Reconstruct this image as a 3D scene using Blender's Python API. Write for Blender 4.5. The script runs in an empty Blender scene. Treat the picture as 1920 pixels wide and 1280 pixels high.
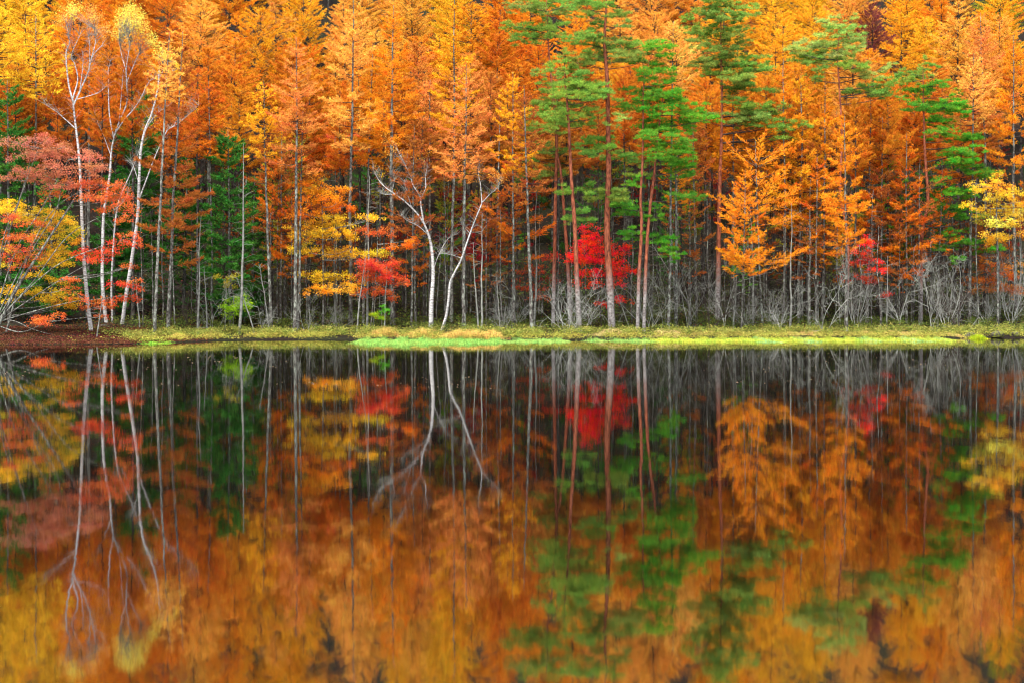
import bpy, math, random
import numpy as np
from mathutils import Vector

# ------------------------------------------------------------------ camera, sky, sun, exposure
SC = bpy.context.scene
COL = SC.collection
F, CX, HY, CZ = 3200.0, 960.0, 540.0, 3.3          # focal length in photo pixels, centre column, horizon row, eye height
cam_d = bpy.data.cameras.new('camera')
cam_d.sensor_width = 36.0
cam_d.lens = F / 1920.0 * 36.0
cam_d.shift_y = -(640.0 - HY) / 1920.0
cam_d.clip_end = 2000.0
cam = bpy.data.objects.new('camera', cam_d)
cam.location = (0, 0, CZ)
cam.rotation_euler = (math.radians(90), 0, 0)
COL.objects.link(cam)
SC.camera = cam

SUN_EL, SUN_AZ = math.radians(72), math.radians(205)   # azimuth clockwise from +Y: behind the camera, to its left
w = bpy.data.worlds.new('World'); SC.world = w; w.use_nodes = True
nt = w.node_tree; nt.nodes.clear()
sky = nt.nodes.new('ShaderNodeTexSky'); sky.sky_type = 'NISHITA'; sky.sun_disc = False
sky.sun_elevation = SUN_EL; sky.sun_rotation = SUN_AZ; sky.dust_density = 3.0; sky.air_density = 1.0
hs = nt.nodes.new('ShaderNodeHueSaturation'); hs.inputs['Saturation'].default_value = 0.35
bg = nt.nodes.new('ShaderNodeBackground'); bg.inputs['Strength'].default_value = 0.06
wo = nt.nodes.new('ShaderNodeOutputWorld')
nt.links.new(sky.outputs[0], hs.inputs['Color']); nt.links.new(hs.outputs[0], bg.inputs[0]); nt.links.new(bg.outputs[0], wo.inputs[0])
sd = bpy.data.lights.new('sun', 'SUN'); sd.energy = 1.5; sd.angle = math.radians(25); sd.color = (1.0, 0.95, 0.88)
so = bpy.data.objects.new('sun', sd); COL.objects.link(so)
sdir = Vector((math.sin(SUN_AZ) * math.cos(SUN_EL), math.cos(SUN_AZ) * math.cos(SUN_EL), math.sin(SUN_EL)))
so.rotation_euler = sdir.to_track_quat('Z', 'Y').to_euler()
so.location = (0, 60, 80)
SC.view_settings.view_transform = 'Standard'
SC.view_settings.look = 'None'
SC.view_settings.gamma = 1.0
SC.view_settings.use_curve_mapping = False
SC.view_settings.exposure = 2.9
SC.render.engine = 'CYCLES'
SC.cycles.max_bounces = 6
SC.cycles.diffuse_bounces = 2
SC.cycles.transmission_bounces = 2
SC.cycles.use_denoising = True
SC.cycles.filter_width = 1.2

# ------------------------------------------------------------------ helpers
def srgb(h):
    h = h.lstrip('#'); v = [int(h[i:i + 2], 16) / 255 for i in (0, 2, 4)]
    return tuple((c / 12.92 if c <= 0.04045 else ((c + 0.055) / 1.055) ** 2.4) for c in v)

class MB:
    """collects triangles and quads and builds ONE mesh"""
    def __init__(s): s.v = []; s.q = []; s.t = []; s.n = 0
    def add(s, v, q=None, t=None):
        v = np.asarray(v, float).reshape(-1, 3)
        if q is not None and len(q): s.q.append(np.asarray(q, int).reshape(-1, 4) + s.n)
        if t is not None and len(t): s.t.append(np.asarray(t, int).reshape(-1, 3) + s.n)
        s.v.append(v); s.n += len(v)
    def mesh(s, name, smooth=False):
        me = bpy.data.meshes.new(name)
        v = np.concatenate(s.v) if s.v else np.zeros((0, 3))
        q = np.concatenate(s.q) if s.q else np.zeros((0, 4), int)
        t = np.concatenate(s.t) if s.t else np.zeros((0, 3), int)
        me.vertices.add(len(v)); me.vertices.foreach_set('co', v.astype(np.float32).ravel())
        nl = q.size + t.size; npoly = len(q) + len(t)
        me.loops.add(nl); me.polygons.add(npoly)
        me.loops.foreach_set('vertex_index', np.concatenate([q.ravel(), t.ravel()]).astype(np.int32))
        st = np.concatenate([np.arange(len(q)) * 4, q.size + np.arange(len(t)) * 3]).astype(np.int32)
        me.polygons.foreach_set('loop_start', st)
        if smooth: me.polygons.foreach_set('use_smooth', np.ones(npoly, bool))
        me.update(calc_edges=True)
        return me

def tag(o, label=None, cat=None, group=None, kind=None):
    if label: o['label'] = label
    if cat: o['category'] = cat
    if group: o['group'] = group
    if kind: o['kind'] = kind
    return o

def link(name, me, m, parent=None, color=None):
    o = bpy.data.objects.new(name, me)
    if m is not None and not me.materials: me.materials.append(m)
    COL.objects.link(o)
    if parent is not None: o.parent = parent
    if color is not None: o.color = (*color, 1.0)
    return o

def empty(name, loc, label, cat, group=None):
    o = bpy.data.objects.new(name, None); o.empty_display_size = 0.3
    COL.objects.link(o); o.location = loc
    return tag(o, label, cat, group)

def smooth_path(pts, n):
    """Catmull-Rom through pts, n samples"""
    p = np.asarray(pts, float)
    if len(p) < 3:
        t = np.linspace(0, 1, n)[:, None]; return p[0] * (1 - t) + p[-1] * t
    p = np.vstack([2 * p[0] - p[1], p, 2 * p[-1] - p[-2]])
    k = len(p) - 3
    u = np.linspace(0, k - 1e-6, n); i = u.astype(int); f = (u - i)[:, None]
    a, b, c, d = p[i], p[i + 1], p[i + 2], p[i + 3]
    return 0.5 * ((2 * b) + (-a + c) * f + (2 * a - 5 * b + 4 * c - d) * f ** 2 + (-a + 3 * b - 3 * c + d) * f ** 3)

def tube(mb, path, r0, r1=None, sides=6, power=1.0):
    path = np.asarray(path, float); n = len(path)
    if r1 is None: rad = np.asarray(r0, float)
    else: rad = r1 + (r0 - r1) * (1 - np.linspace(0, 1, n)) ** power
    tan = np.gradient(path, axis=0); tan /= np.linalg.norm(tan, axis=1)[:, None] + 1e-9
    up = np.where(np.abs(tan[:, 2:3]) > 0.9, np.array([[0, 1.0, 0]]), np.array([[0, 0, 1.0]]))
    a = np.cross(tan, up); a /= np.linalg.norm(a, axis=1)[:, None] + 1e-9
    b = np.cross(a, tan)
    th = np.arange(sides) * 2 * np.pi / sides
    v = path[:, None, :] + rad[:, None, None] * (np.cos(th)[None, :, None] * a[:, None, :] + np.sin(th)[None, :, None] * b[:, None, :])
    i = np.arange(n - 1)[:, None] * sides; j = np.arange(sides)[None, :]; jn = (j + 1) % sides
    q = np.stack([i + j, i + jn, i + sides + jn, i + sides + j], -1).reshape(-1, 4)
    mb.add(v.reshape(-1, 3), q)

def blades(mb, p, d, nrm, L, W):
    """thin triangles: needles and blades"""
    s = np.cross(d, nrm); s /= np.linalg.norm(s, axis=1)[:, None] + 1e-9
    n = len(p); W = np.broadcast_to(W, n)[:, None]; L = np.broadcast_to(L, n)[:, None]
    v = np.stack([p - s * W / 2, p + s * W / 2, p + d * L], 1)
    mb.add(v.reshape(-1, 3), t=np.arange(n * 3).reshape(-1, 3))

def leaves(mb, p, d, nrm, L, W):
    """diamond leaf, folded a little along the midrib"""
    s = np.cross(d, nrm); s /= np.linalg.norm(s, axis=1)[:, None] + 1e-9
    n = len(p); W = np.broadcast_to(W, n)[:, None]; L = np.broadcast_to(L, n)[:, None]
    f = nrm * W * 0.18
    v = np.stack([p, p + d * L * .45 - s * W / 2 + f, p + d * L, p + d * L * .45 + s * W / 2 + f], 1)
    mb.add(v.reshape(-1, 3), q=np.arange(n * 4).reshape(-1, 4))

def unit(v): return v / (np.linalg.norm(v, axis=-1, keepdims=True) + 1e-9)

# ------------------------------------------------------------------ materials
def newmat(name):
    m = bpy.data.materials.new(name); m.use_nodes = True
    m.node_tree.nodes.clear()
    return m, m.node_tree.nodes, m.node_tree.links

def foliage_mat(name, trans=0.35, vmin=0.7, vmax=1.25, hue=0.02, clump=1.3, sat=1.0):
    m, N, Lk = newmat(name)
    oi = N.new('ShaderNodeObjectInfo'); geo = N.new('ShaderNodeNewGeometry'); tc = N.new('ShaderNodeTexCoord')
    noi = N.new('ShaderNodeTexNoise'); noi.inputs['Scale'].default_value = clump; noi.inputs['Detail'].default_value = 2
    Lk.new(tc.outputs['Object'], noi.inputs['Vector'])
    mv = N.new('ShaderNodeMapRange'); mv.inputs['To Min'].default_value = vmin; mv.inputs['To Max'].default_value = vmax
    Lk.new(geo.outputs['Random Per Island'], mv.inputs['Value'])
    mh = N.new('ShaderNodeMapRange'); mh.inputs['From Min'].default_value = .3; mh.inputs['From Max'].default_value = .7
    mh.inputs['To Min'].default_value = .5 - hue; mh.inputs['To Max'].default_value = .5 + hue
    Lk.new(noi.outputs[0], mh.inputs['Value'])
    h = N.new('ShaderNodeHueSaturation'); h.inputs['Saturation'].default_value = sat
    Lk.new(oi.outputs['Color'], h.inputs['Color']); Lk.new(mh.outputs[0], h.inputs['Hue']); Lk.new(mv.outputs[0], h.inputs['Value'])
    d = N.new('ShaderNodeBsdfDiffuse'); t = N.new('ShaderNodeBsdfTranslucent'); mx = N.new('ShaderNodeMixShader')
    mx.inputs[0].default_value = trans
    out = N.new('ShaderNodeOutputMaterial')
    Lk.new(h.outputs[0], d.inputs[0]); Lk.new(h.outputs[0], t.inputs[0])
    Lk.new(d.outputs[0], mx.inputs[1]); Lk.new(t.outputs[0], mx.inputs[2]); Lk.new(mx.outputs[0], out.inputs[0])
    return m

def ramp(N, stops):
    r = N.new('ShaderNodeValToRGB'); e = r.color_ramp.elements
    while len(e) < len(stops): e.new(0.5)
    for k, (p, c) in enumerate(stops):
        e[k].position = p; e[k].color = (*c, 1)
    return r

def bark_mat(name, stops, scale=(3, 3, 1.0), nscale=2.5, lichen=None, lich_thr=.56, bump=.4):
    m, N, Lk = newmat(name)
    tc = N.new('ShaderNodeTexCoord'); mp = N.new('ShaderNodeMapping'); mp.inputs['Scale'].default_value = scale
    Lk.new(tc.outputs['Object'], mp.inputs[0])
    oi = N.new('ShaderNodeObjectInfo')
    add = N.new('ShaderNodeVectorMath'); add.operation = 'ADD'
    mul = N.new('ShaderNodeMath'); mul.operation = 'MULTIPLY'; mul.inputs[1].default_value = 40
    Lk.new(oi.outputs['Random'], mul.inputs[0])
    Lk.new(mp.outputs[0], add.inputs[0]); Lk.new(mul.outputs[0], add.inputs[1])
    n1 = N.new('ShaderNodeTexNoise'); n1.inputs['Scale'].default_value = nscale; n1.inputs['Detail'].default_value = 6
    n1.inputs['Roughness'].default_value = .65
    Lk.new(add.outputs[0], n1.inputs['Vector'])
    r = ramp(N, stops); Lk.new(n1.outputs[0], r.inputs[0])
    col = r.outputs[0]
    if lichen:
        n2 = N.new('ShaderNodeTexNoise'); n2.inputs['Scale'].default_value = 1.7; n2.inputs['Detail'].default_value = 8
        n2.inputs['Roughness'].default_value = .7
        Lk.new(add.outputs[0], n2.inputs['Vector'])
        mr = N.new('ShaderNodeMapRange'); mr.inputs['From Min'].default_value = lich_thr - .05; mr.inputs['From Max'].default_value = lich_thr + .06
        Lk.new(n2.outputs[0], mr.inputs['Value'])
        mix = N.new('ShaderNodeMixRGB'); mix.inputs[2].default_value = (*lichen, 1)
        Lk.new(mr.outputs[0], mix.inputs[0]); Lk.new(col, mix.inputs[1]); col = mix.outputs[0]
    b = N.new('ShaderNodeBsdfPrincipled'); b.inputs['Roughness'].default_value = .9
    b.inputs['Specular IOR Level'].default_value = .15
    bp = N.new('ShaderNodeBump'); bp.inputs['Strength'].default_value = bump; bp.inputs['Distance'].default_value = .03
    Lk.new(n1.outputs[0], bp.inputs['Height']); Lk.new(bp.outputs[0], b.inputs['Normal'])
    Lk.new(col, b.inputs['Base Color'])
    out = N.new('ShaderNodeOutputMaterial'); Lk.new(b.outputs[0], out.inputs[0])
    return m, N, Lk, tc, col, b

M_NEEDLE = foliage_mat('autumn_needles', .35, .7, 1.3, .018, 1.2)
M_PINE = foliage_mat('pine_needles', .3, .6, 1.35, .03, 2.0)
M_LEAF = foliage_mat('autumn_leaves', .4, .65, 1.3, .02, 1.6)
M_GRASS = foliage_mat('grass_blades', .3, .45, 1.5, .045, 1.7)
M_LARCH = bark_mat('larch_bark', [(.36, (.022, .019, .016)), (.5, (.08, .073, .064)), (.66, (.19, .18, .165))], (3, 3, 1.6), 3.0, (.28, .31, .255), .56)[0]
M_SHADEBARK = bark_mat('shaded_larch_bark', [(.36, (.008, .007, .006)), (.5, (.032, .026, .022)), (.68, (.075, .068, .058))], (3, 3, 1.4), 3.0, (.13, .14, .115), .58)[0]  # larch bark again, its colour darkened to imitate shade inside the forest
M_TWIG = bark_mat('lichen_twig_bark', [(.3, (.09, .085, .075)), (.7, (.30, .31, .275))], (2, 2, 2), 2.0)[0]
M_SHRUB = bark_mat('lichen_shrub_bark', [(.3, (.13, .125, .11)), (.7, (.42, .44, .40))], (2, 2, 2), 2.0)[0]
M_DTWIG = bark_mat('dark_twig_bark', [(.3, (.018, .013, .011)), (.7, (.065, .05, .04))], (2, 2, 2), 2.0)[0]
M_BIRCH = bark_mat('birch_bark', [(.36, (.035, .03, .027)), (.41, (.22, .21, .20)), (.5, (.41, .40, .39)), (.7, (.60, .59, .58))], (1.6, 1.6, 8), 1.9, (.20, .19, .175), .60, bump=.2)[0]
def pine_bark():
    m, N, Lk, tc, col, b = bark_mat('red_pine_bark', [(.36, (.06, .018, .011)), (.5, (.21, .06, .03)), (.68, (.36, .115, .058))], (3, 3, .8), 3.0)
    # old grey plates on the butt, bare red bark above
    sx = N.new('ShaderNodeSeparateXYZ'); Lk.new(tc.outputs['Object'], sx.inputs[0])
    n = N.new('ShaderNodeTexNoise'); n.inputs['Scale'].default_value = 1.2; Lk.new(tc.outputs['Object'], n.inputs['Vector'])
    a = N.new('ShaderNodeMath'); a.operation = 'MULTIPLY_ADD'; a.inputs[1].default_value = 3.0; Lk.new(n.outputs[0], a.inputs[0]); Lk.new(sx.outputs[2], a.inputs[2])
    mr = N.new('ShaderNodeMapRange'); mr.inputs['From Min'].default_value = 3.6; mr.inputs['From Max'].default_value = 6.2; mr.inputs['To Min'].default_value = 1; mr.inputs['To Max'].default_value = 0
    Lk.new(a.outputs[0], mr.inputs['Value'])
    n3 = N.new('ShaderNodeTexNoise'); n3.inputs['Scale'].default_value = 7; n3.inputs['Detail'].default_value = 5; Lk.new(tc.outputs['Object'], n3.inputs['Vector'])
    g = ramp(N, [(.35, (.09, .075, .07)), (.65, (.30, .28, .27))]); Lk.new(n3.outputs[0], g.inputs[0])
    mix = N.new('ShaderNodeMixRGB'); Lk.new(mr.outputs[0], mix.inputs[0]); Lk.new(col, mix.inputs[1]); Lk.new(g.outputs[0], mix.inputs[2])
    Lk.new(mix.outputs[0], b.inputs['Base Color'])
    return m
M_REDPINE = pine_bark()
M_ROCK = bark_mat('mossy_rock', [(.3, (.012, .01, .009)), (.7, (.07, .06, .05))], (3, 3, 3), 2.5, (.12, .13, .015), .50, 1.0)[0]

def ground_mat():
    m, N, Lk = newmat('forest_floor')
    tc = N.new('ShaderNodeTexCoord')
    n1 = N.new('ShaderNodeTexNoise'); n1.inputs['Scale'].default_value = 6; n1.inputs['Detail'].default_value = 8; Lk.new(tc.outputs['Object'], n1.inputs['Vector'])
    n2 = N.new('ShaderNodeTexNoise'); n2.inputs['Scale'].default_value = .25; n2.inputs['Detail'].default_value = 4; Lk.new(tc.outputs['Object'], n2.inputs['Vector'])
    r1 = ramp(N, [(.3, (.002, .0015, .001)), (.55, (.007, .004, .0025)), (.75, (.026, .012, .005))]); Lk.new(n1.outputs[0], r1.inputs[0])
    r2 = ramp(N, [(.3, (.003, .004, .0015)), (.7, (.014, .017, .005))]); Lk.new(n1.outputs[0], r2.inputs[0])
    mr = N.new('ShaderNodeMapRange'); mr.inputs['From Min'].default_value = .45; mr.inputs['From Max'].default_value = .6; Lk.new(n2.outputs[0], mr.inputs['Value'])
    mix = N.new('ShaderNodeMixRGB'); Lk.new(mr.outputs[0], mix.inputs[0]); Lk.new(r1.outputs[0], mix.inputs[1]); Lk.new(r2.outputs[0], mix.inputs[2])
    b = N.new('ShaderNodeBsdfPrincipled'); b.inputs['Roughness'].default_value = .95; b.inputs['Specular IOR Level'].default_value = .1
    bp = N.new('ShaderNodeBump'); bp.inputs['Strength'].default_value = .8; bp.inputs['Distance'].default_value = .06
    Lk.new(n1.outputs[0], bp.inputs['Height']); Lk.new(bp.outputs[0], b.inputs['Normal'])
    Lk.new(mix.outputs[0], b.inputs['Base Color'])
    o = N.new('ShaderNodeOutputMaterial'); Lk.new(b.outputs[0], o.inputs[0])
    return m

def water_mat():
    m, N, Lk = newmat('pond_water')
    tc = N.new('ShaderNodeTexCoord'); mp = N.new('ShaderNodeMapping'); mp.inputs['Scale'].default_value = (1.1, .35, 1)
    Lk.new(tc.outputs['Object'], mp.inputs[0])
    n = N.new('ShaderNodeTexNoise'); n.inputs['Scale'].default_value = 1.6; n.inputs['Detail'].default_value = 3; Lk.new(mp.outputs[0], n.inputs['Vector'])
    bp = N.new('ShaderNodeBump'); bp.inputs['Strength'].default_value = .05; bp.inputs['Distance'].default_value = .02
    Lk.new(n.outputs[0], bp.inputs['Height'])
    b = N.new('ShaderNodeBsdfPrincipled')
    b.inputs['Base Color'].default_value = (.0006, .0009, .0007, 1)
    b.inputs['Roughness'].default_value = .03
    b.inputs['IOR'].default_value = 5.0
    Lk.new(bp.outputs[0], b.inputs['Normal'])
    o = N.new('ShaderNodeOutputMaterial'); Lk.new(b.outputs[0], o.inputs[0])
    return m

# ------------------------------------------------------------------ terrain and water
_sh_px = np.array([-900, -200, 0, 230, 330, 420, 640, 690, 930, 1000, 1250, 1500, 1780, 1815, 1920, 2300, 2900], float)
_sh_py = np.array([648, 647, 646, 645, 642, 638, 637, 639, 639, 638, 638, 637, 637, 634, 634, 635, 638], float)
_sh_Y = CZ * F / (_sh_py - HY)
_sh_X = (_sh_px - CX) * _sh_Y / F
def shoreY(X): return np.interp(X, _sh_X, _sh_Y)
def ground(X, Y):
    X = np.asarray(X, float); Y = np.asarray(Y, float)
    s = Y - shoreY(X)
    z = np.interp(s, [-70, -8, -1, 0, .5, 3, 8, 12, 17, 25, 40, 60, 80, 100, 160, 300], [-3, -1.6, -.25, 0.0, .07, .15, .36, .62, 1.2, 2.8, 8.5, 18, 28, 38, 68, 110])
    bump = .10 * np.sin(X * 1.3 + 1.1 * np.sin(Y * .7)) * np.cos(Y * 1.1 + X * .4) + .25 * np.sin(X * .23 + 2) * np.sin(Y * .19)
    z = z + bump * np.clip((s - 3) / 14, 0, 1)
    near = np.interp(-Y, [-12, -1, 1, 12, 60], [-3, -.3, 1.4, 2.0, 5])
    return np.maximum(z, near)
def W(px, py, Y): return np.array([(px - CX) * Y / F, Y, CZ - (py - HY) * Y / F])
_Ys = np.arange(88, 190, .05)
def base_at(px, py):
    """where the view ray through a trunk's foot meets the ground"""
    X = (px - CX) * _Ys / F; Z = CZ - (py - HY) * _Ys / F
    hit = np.nonzero(ground(X, _Ys) >= Z)[0]
    Y = _Ys[hit[0]] if len(hit) else 130.0
    X = (px - CX) * Y / F
    return np.array([X, Y, float(ground(X, Y))])
def base_s(px, s):
    Y = 100.0 + s
    for _ in range(4):
        Y = float(shoreY((px - CX) * Y / F)) + s
    X = (px - CX) * Y / F
    return np.array([X, Y, float(ground(X, Y))])

xs = np.concatenate([np.arange(-230, -46, 4.0), np.arange(-46, 46, .8), np.arange(46, 231, 4.0)])
ys = np.concatenate([np.arange(-60, 88, 4.0), np.arange(88, 128, .6), np.arange(128, 420, 3.0)])
GX, GY = np.meshgrid(xs, ys); GZ = ground(GX, GY)
mb = MB(); nx, ny = len(xs), len(ys)
ii, jj = np.meshgrid(np.arange(ny - 1), np.arange(nx - 1), indexing='ij'); k = ii * nx + jj
mb.add(np.stack([GX, GY, GZ], -1).reshape(-1, 3), np.stack([k, k + 1, k + nx + 1, k + nx], -1).reshape(-1, 4))
tag(link('hillside_ground', mb.mesh('hillside_ground', True), ground_mat()), 'dark forest floor rising from the pond into the wooded hillside', 'ground', kind='structure')
mb = MB()
mb.add([(-230, -10, 0), (230, -10, 0), (230, 135, 0), (-230, 135, 0)], [(0, 1, 2, 3)])
tag(link('pond_water', mb.mesh('pond_water'), water_mat()), 'still dark pond mirroring the autumn forest', 'pond', kind='structure')

# ------------------------------------------------------------------ colours of leaves and needles
C = dict(
    Y=(.80, .48, .03), YO=(.80, .39, .022), O=(.78, .28, .018), PO=(.82, .41, .075), DO=(.64, .165, .014),
    RU=(.38, .115, .025), PK=(.72, .27, .06), OL=(.34, .31, .03), YG=(.34, .40, .03), BY=(.80, .66, .10),
    R=(.62, .075, .025), RO=(.62, .13, .035), DR=(.34, .025, .018), SC=(.95, .03, .018), SA=(.47, .15, .085),
    G=(.19, .32, .05), G2=(.105, .31, .026), GP=(.32, .44, .09), DG=(.055, .19, .028), LG=(.30, .44, .02), PU=(.24, .06, .055))
CNAME = dict(Y='golden yellow', YO='yellow orange', O='orange', PO='pale orange', DO='deep orange', RU='rusty brown', PK='pinkish orange', OL='olive yellow', PU='purplish red')

# ------------------------------------------------------------------ tree builders
def larch_meshes(h, cb, Lmax, seed, dens=1.0, r=.12, nb=80, dead=30, lean=(0, 0), droop=.1, needle=(.17, .042), nm='larch', gappy=0.0, cone=.75, up=.25):
    """trunk, branch and crown meshes of a larch with its foot at the origin; cb = crown base as a fraction of h"""
    g = np.random.default_rng(seed)
    n = 16; t = np.linspace(0, 1, n)
    wob = np.cumsum(g.normal(0, .02, (n, 2)), 0) * h / 18; wob -= wob[0]
    path = np.column_stack([lean[0] * t + wob[:, 0], lean[1] * t + wob[:, 1], h * t])
    rad = r * (1 - t) ** .75 + .012; rad[0] *= 1.25
    path[0, 2] = -.3
    tr = MB(); tube(tr, path, rad, sides=7)
    def at(z):
        return np.column_stack([np.interp(z, path[:, 2], path[:, 0]), np.interp(z, path[:, 2], path[:, 1]), z])
    # branches
    tb = np.sort(g.uniform(0, 1, nb)); zb = h * (cb + (1 - cb) * tb * .985)
    az = np.arange(nb) * 2.39996 + g.uniform(-.5, .5, nb)
    prof = (1 - tb) ** cone * (.55 + .45 * np.clip(tb / .18, 0, 1)) + .05
    L = Lmax * prof * g.uniform(.6, 1.15, nb)
    if gappy: L *= np.where(g.uniform(0, 1, nb) < gappy * (1 - tb), .3, 1)
    dh = np.column_stack([np.cos(az), np.sin(az), np.zeros(nb)])
    rise = -droop + .55 * tb ** 1.3 + g.uniform(-.12, .12, nb); curl = .18 + g.uniform(0, .2, nb)
    O_ = at(zb)
    def bp(i, u):
        l = L[i][:, None]; u = u[:, None]
        p = O_[i] + dh[i] * l * u
        p[:, 2] += (L[i] * (rise[i] * u[:, 0] + curl[i] * u[:, 0] ** 2))
        return p
    br = MB()
    us = np.linspace(0, .97, 5)
    for i in range(nb):
        if L[i] < .35: continue
        tube(br, bp(np.full(5, i), us), .012 + .011 * L[i], .005, sides=3)
    for i in range(dead):                                  # dead, often drooping snags on the bare trunk
        z = g.uniform(.10, max(cb, .18)) * h; a = g.uniform(0, 6.283); l = g.uniform(.25, 1.25) * (Lmax / 2.4)
        o = at(np.array([z]))[0]; d = np.array([math.cos(a), math.sin(a), 0])
        pts = np.array([o, o + d * l * .45 + [0, 0, g.uniform(-.12, .15) * l], o + d * l + [0, 0, g.uniform(-.45, .25) * l]])
        tube(br, smooth_path(pts, 4), .017, .004, sides=3)
        if l > .7:
            q = pts[1]; a2 = a + g.choice([-1, 1]) * .7; tube(br, [q, q + np.array([math.cos(a2), math.sin(a2), g.uniform(-.4, .2)]) * l * .4], .008, .003, sides=3)
    # twigs in flat sprays along the branches, needles in tufts along the twigs
    nt_ = int(1500 * dens * (Lmax / 2.4) * max(.35, (1 - cb) * h / 10))
    pw = L ** 1.35; bi = g.choice(nb, nt_, p=pw / pw.sum())
    u = g.uniform(.12, 1, nt_) ** .75
    p0 = bp(bi, u)
    ang = np.where(g.uniform(0, 1, nt_) < .5, 1, -1) * g.uniform(.35, 1.15, nt_)
    ca, sa = np.cos(ang), np.sin(ang); D = dh[bi]
    td = np.column_stack([D[:, 0] * ca - D[:, 1] * sa, D[:, 0] * sa + D[:, 1] * ca, up + .4 * tb[bi] + g.normal(0, .32, nt_)])
    td = unit(td); tl = (.16 + .30 * L[bi] * (1.05 - u)) * g.uniform(.6, 1.2, nt_); tl = np.minimum(tl, .75)
    per = 12
    v = np.tile(np.linspace(.1, 1.05, per), nt_); ti = np.repeat(np.arange(nt_), per)
    p = p0[ti] + td[ti] * (tl[ti] * v)[:, None]
    d = unit(td[ti] * .8 + g.normal(0, .55, (len(ti), 3)) + np.array([0, 0, .12]))
    nr = unit(g.normal(0, 1, (len(ti), 3)))
    cr = MB(); blades(cr, p, d, nr, needle[0] * g.uniform(.6, 1.3, len(ti)), needle[1] * g.uniform(.7, 1.3, len(ti)))
    return tr.mesh(nm + '_trunk', True), br.mesh(nm + '_branches', True), cr.mesh(nm + '_crown')

def add_tree(name, label, loc, meshes, color, group=None, rz=0, sc=(1, 1, 1), mats=None, cat='tree'):
    mats = mats or (M_LARCH, M_DTWIG, M_NEEDLE)
    e = empty(name, loc, label, cat, group)
    e.rotation_euler = (0, 0, rz); e.scale = sc
    for nme, me, m in zip(('trunk', 'branches', 'crown'), meshes, mats):
        o = link(nme, me, m, e, color if nme == 'crown' else None)
        if nme != 'trunk': o['kind'] = 'stuff'
    return e

def hero_larch(pb, pt, cb_py, Lmax, col, r, label, seed, dens=1.0, name='larch_tree', s=None, gappy=.25, dead=34, droop=.12, group='larches along the shore', nb=70, mats=None, needle=(.17, .042), cone=.75):
    b = base_at(*pb) if s is None else base_s(pb[0], s)
    top = W(pt[0], pt[1], b[1])
    h = top[2] - b[2]
    cbz = W(pb[0], cb_py, b[1])[2] - b[2]
    ms = larch_meshes(h, max(.03, cbz / h), Lmax, seed, dens * .8, r, nb=nb, dead=dead, lean=(top[0] - b[0], 0), droop=droop, gappy=gappy, needle=needle, nm=name, cone=cone)
    return add_tree(name, label, b, ms, C[col], group, mats=mats)

def pad_mesh(rx, ry, rz, kind, g, dens=1.0):
    """one bough of foliage centred at the origin: a ragged row of small lobes"""
    m = MB(); area = rx * ry * math.pi
    nl = int(np.clip(4 + area * 3.2, 4, 18))
    a = g.uniform(0, 6.283, nl); q = np.sqrt(g.uniform(0, 1, nl)) * (1.05 if kind == 'pine' else 1.2)
    lc = np.column_stack([np.cos(a) * q * rx, np.sin(a) * q * ry, g.uniform(-1, 1, nl) * rz * (.72 if kind == 'leaf' else .8)])
    lr = rx * g.uniform(.14, .36, nl) + .06
    if kind == 'pine':
        k = max(14, int(52 * area * dens)); li = g.integers(0, nl, k)
        o = unit(g.normal(0, 1, (k, 3))) * np.sqrt(g.uniform(0, 1, k))[:, None]
        o[:, 2] = np.abs(o[:, 2]) * .6 - .2
        c = lc[li] + o * lr[li][:, None] * [1, 1, .62]
        per = 13; ti = np.repeat(np.arange(k), per)
        d = g.normal(0, 1, (k * per, 3)); d[:, 2] = np.abs(d[:, 2]) * .9 + .1
        d = unit(unit(d) + o[ti] * .8)
        blades(m, c[ti] + g.normal(0, .03, (k * per, 3)), d, unit(g.normal(0, 1, (k * per, 3))), g.uniform(.14, .28, k * per), .024)
    else:
        k = max(24, int(150 * area * dens)); li = g.integers(0, nl, k)
        o = g.normal(0, .55, (k, 3))
        c = lc[li] + o * lr[li][:, None] * [1, 1, .33]
        c[:, 2] -= .10 * np.abs(c[:, 0]) + .05
        per = 3; ti = np.repeat(np.arange(k), per); n = k * per
        d = unit(o[ti] * .5 + g.normal(0, .8, (n, 3)) * [1, 1, .45] + [0, 0, -.45])
        nr = unit(g.normal(0, .6, (n, 3)) + [0, -.3, .5])
        leaves(m, c[ti] + g.normal(0, .07, (n, 3)), d, nr, g.uniform(.06, .115, n), g.uniform(.045, .08, n))
    return m.mesh(kind + '_pad')

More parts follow.
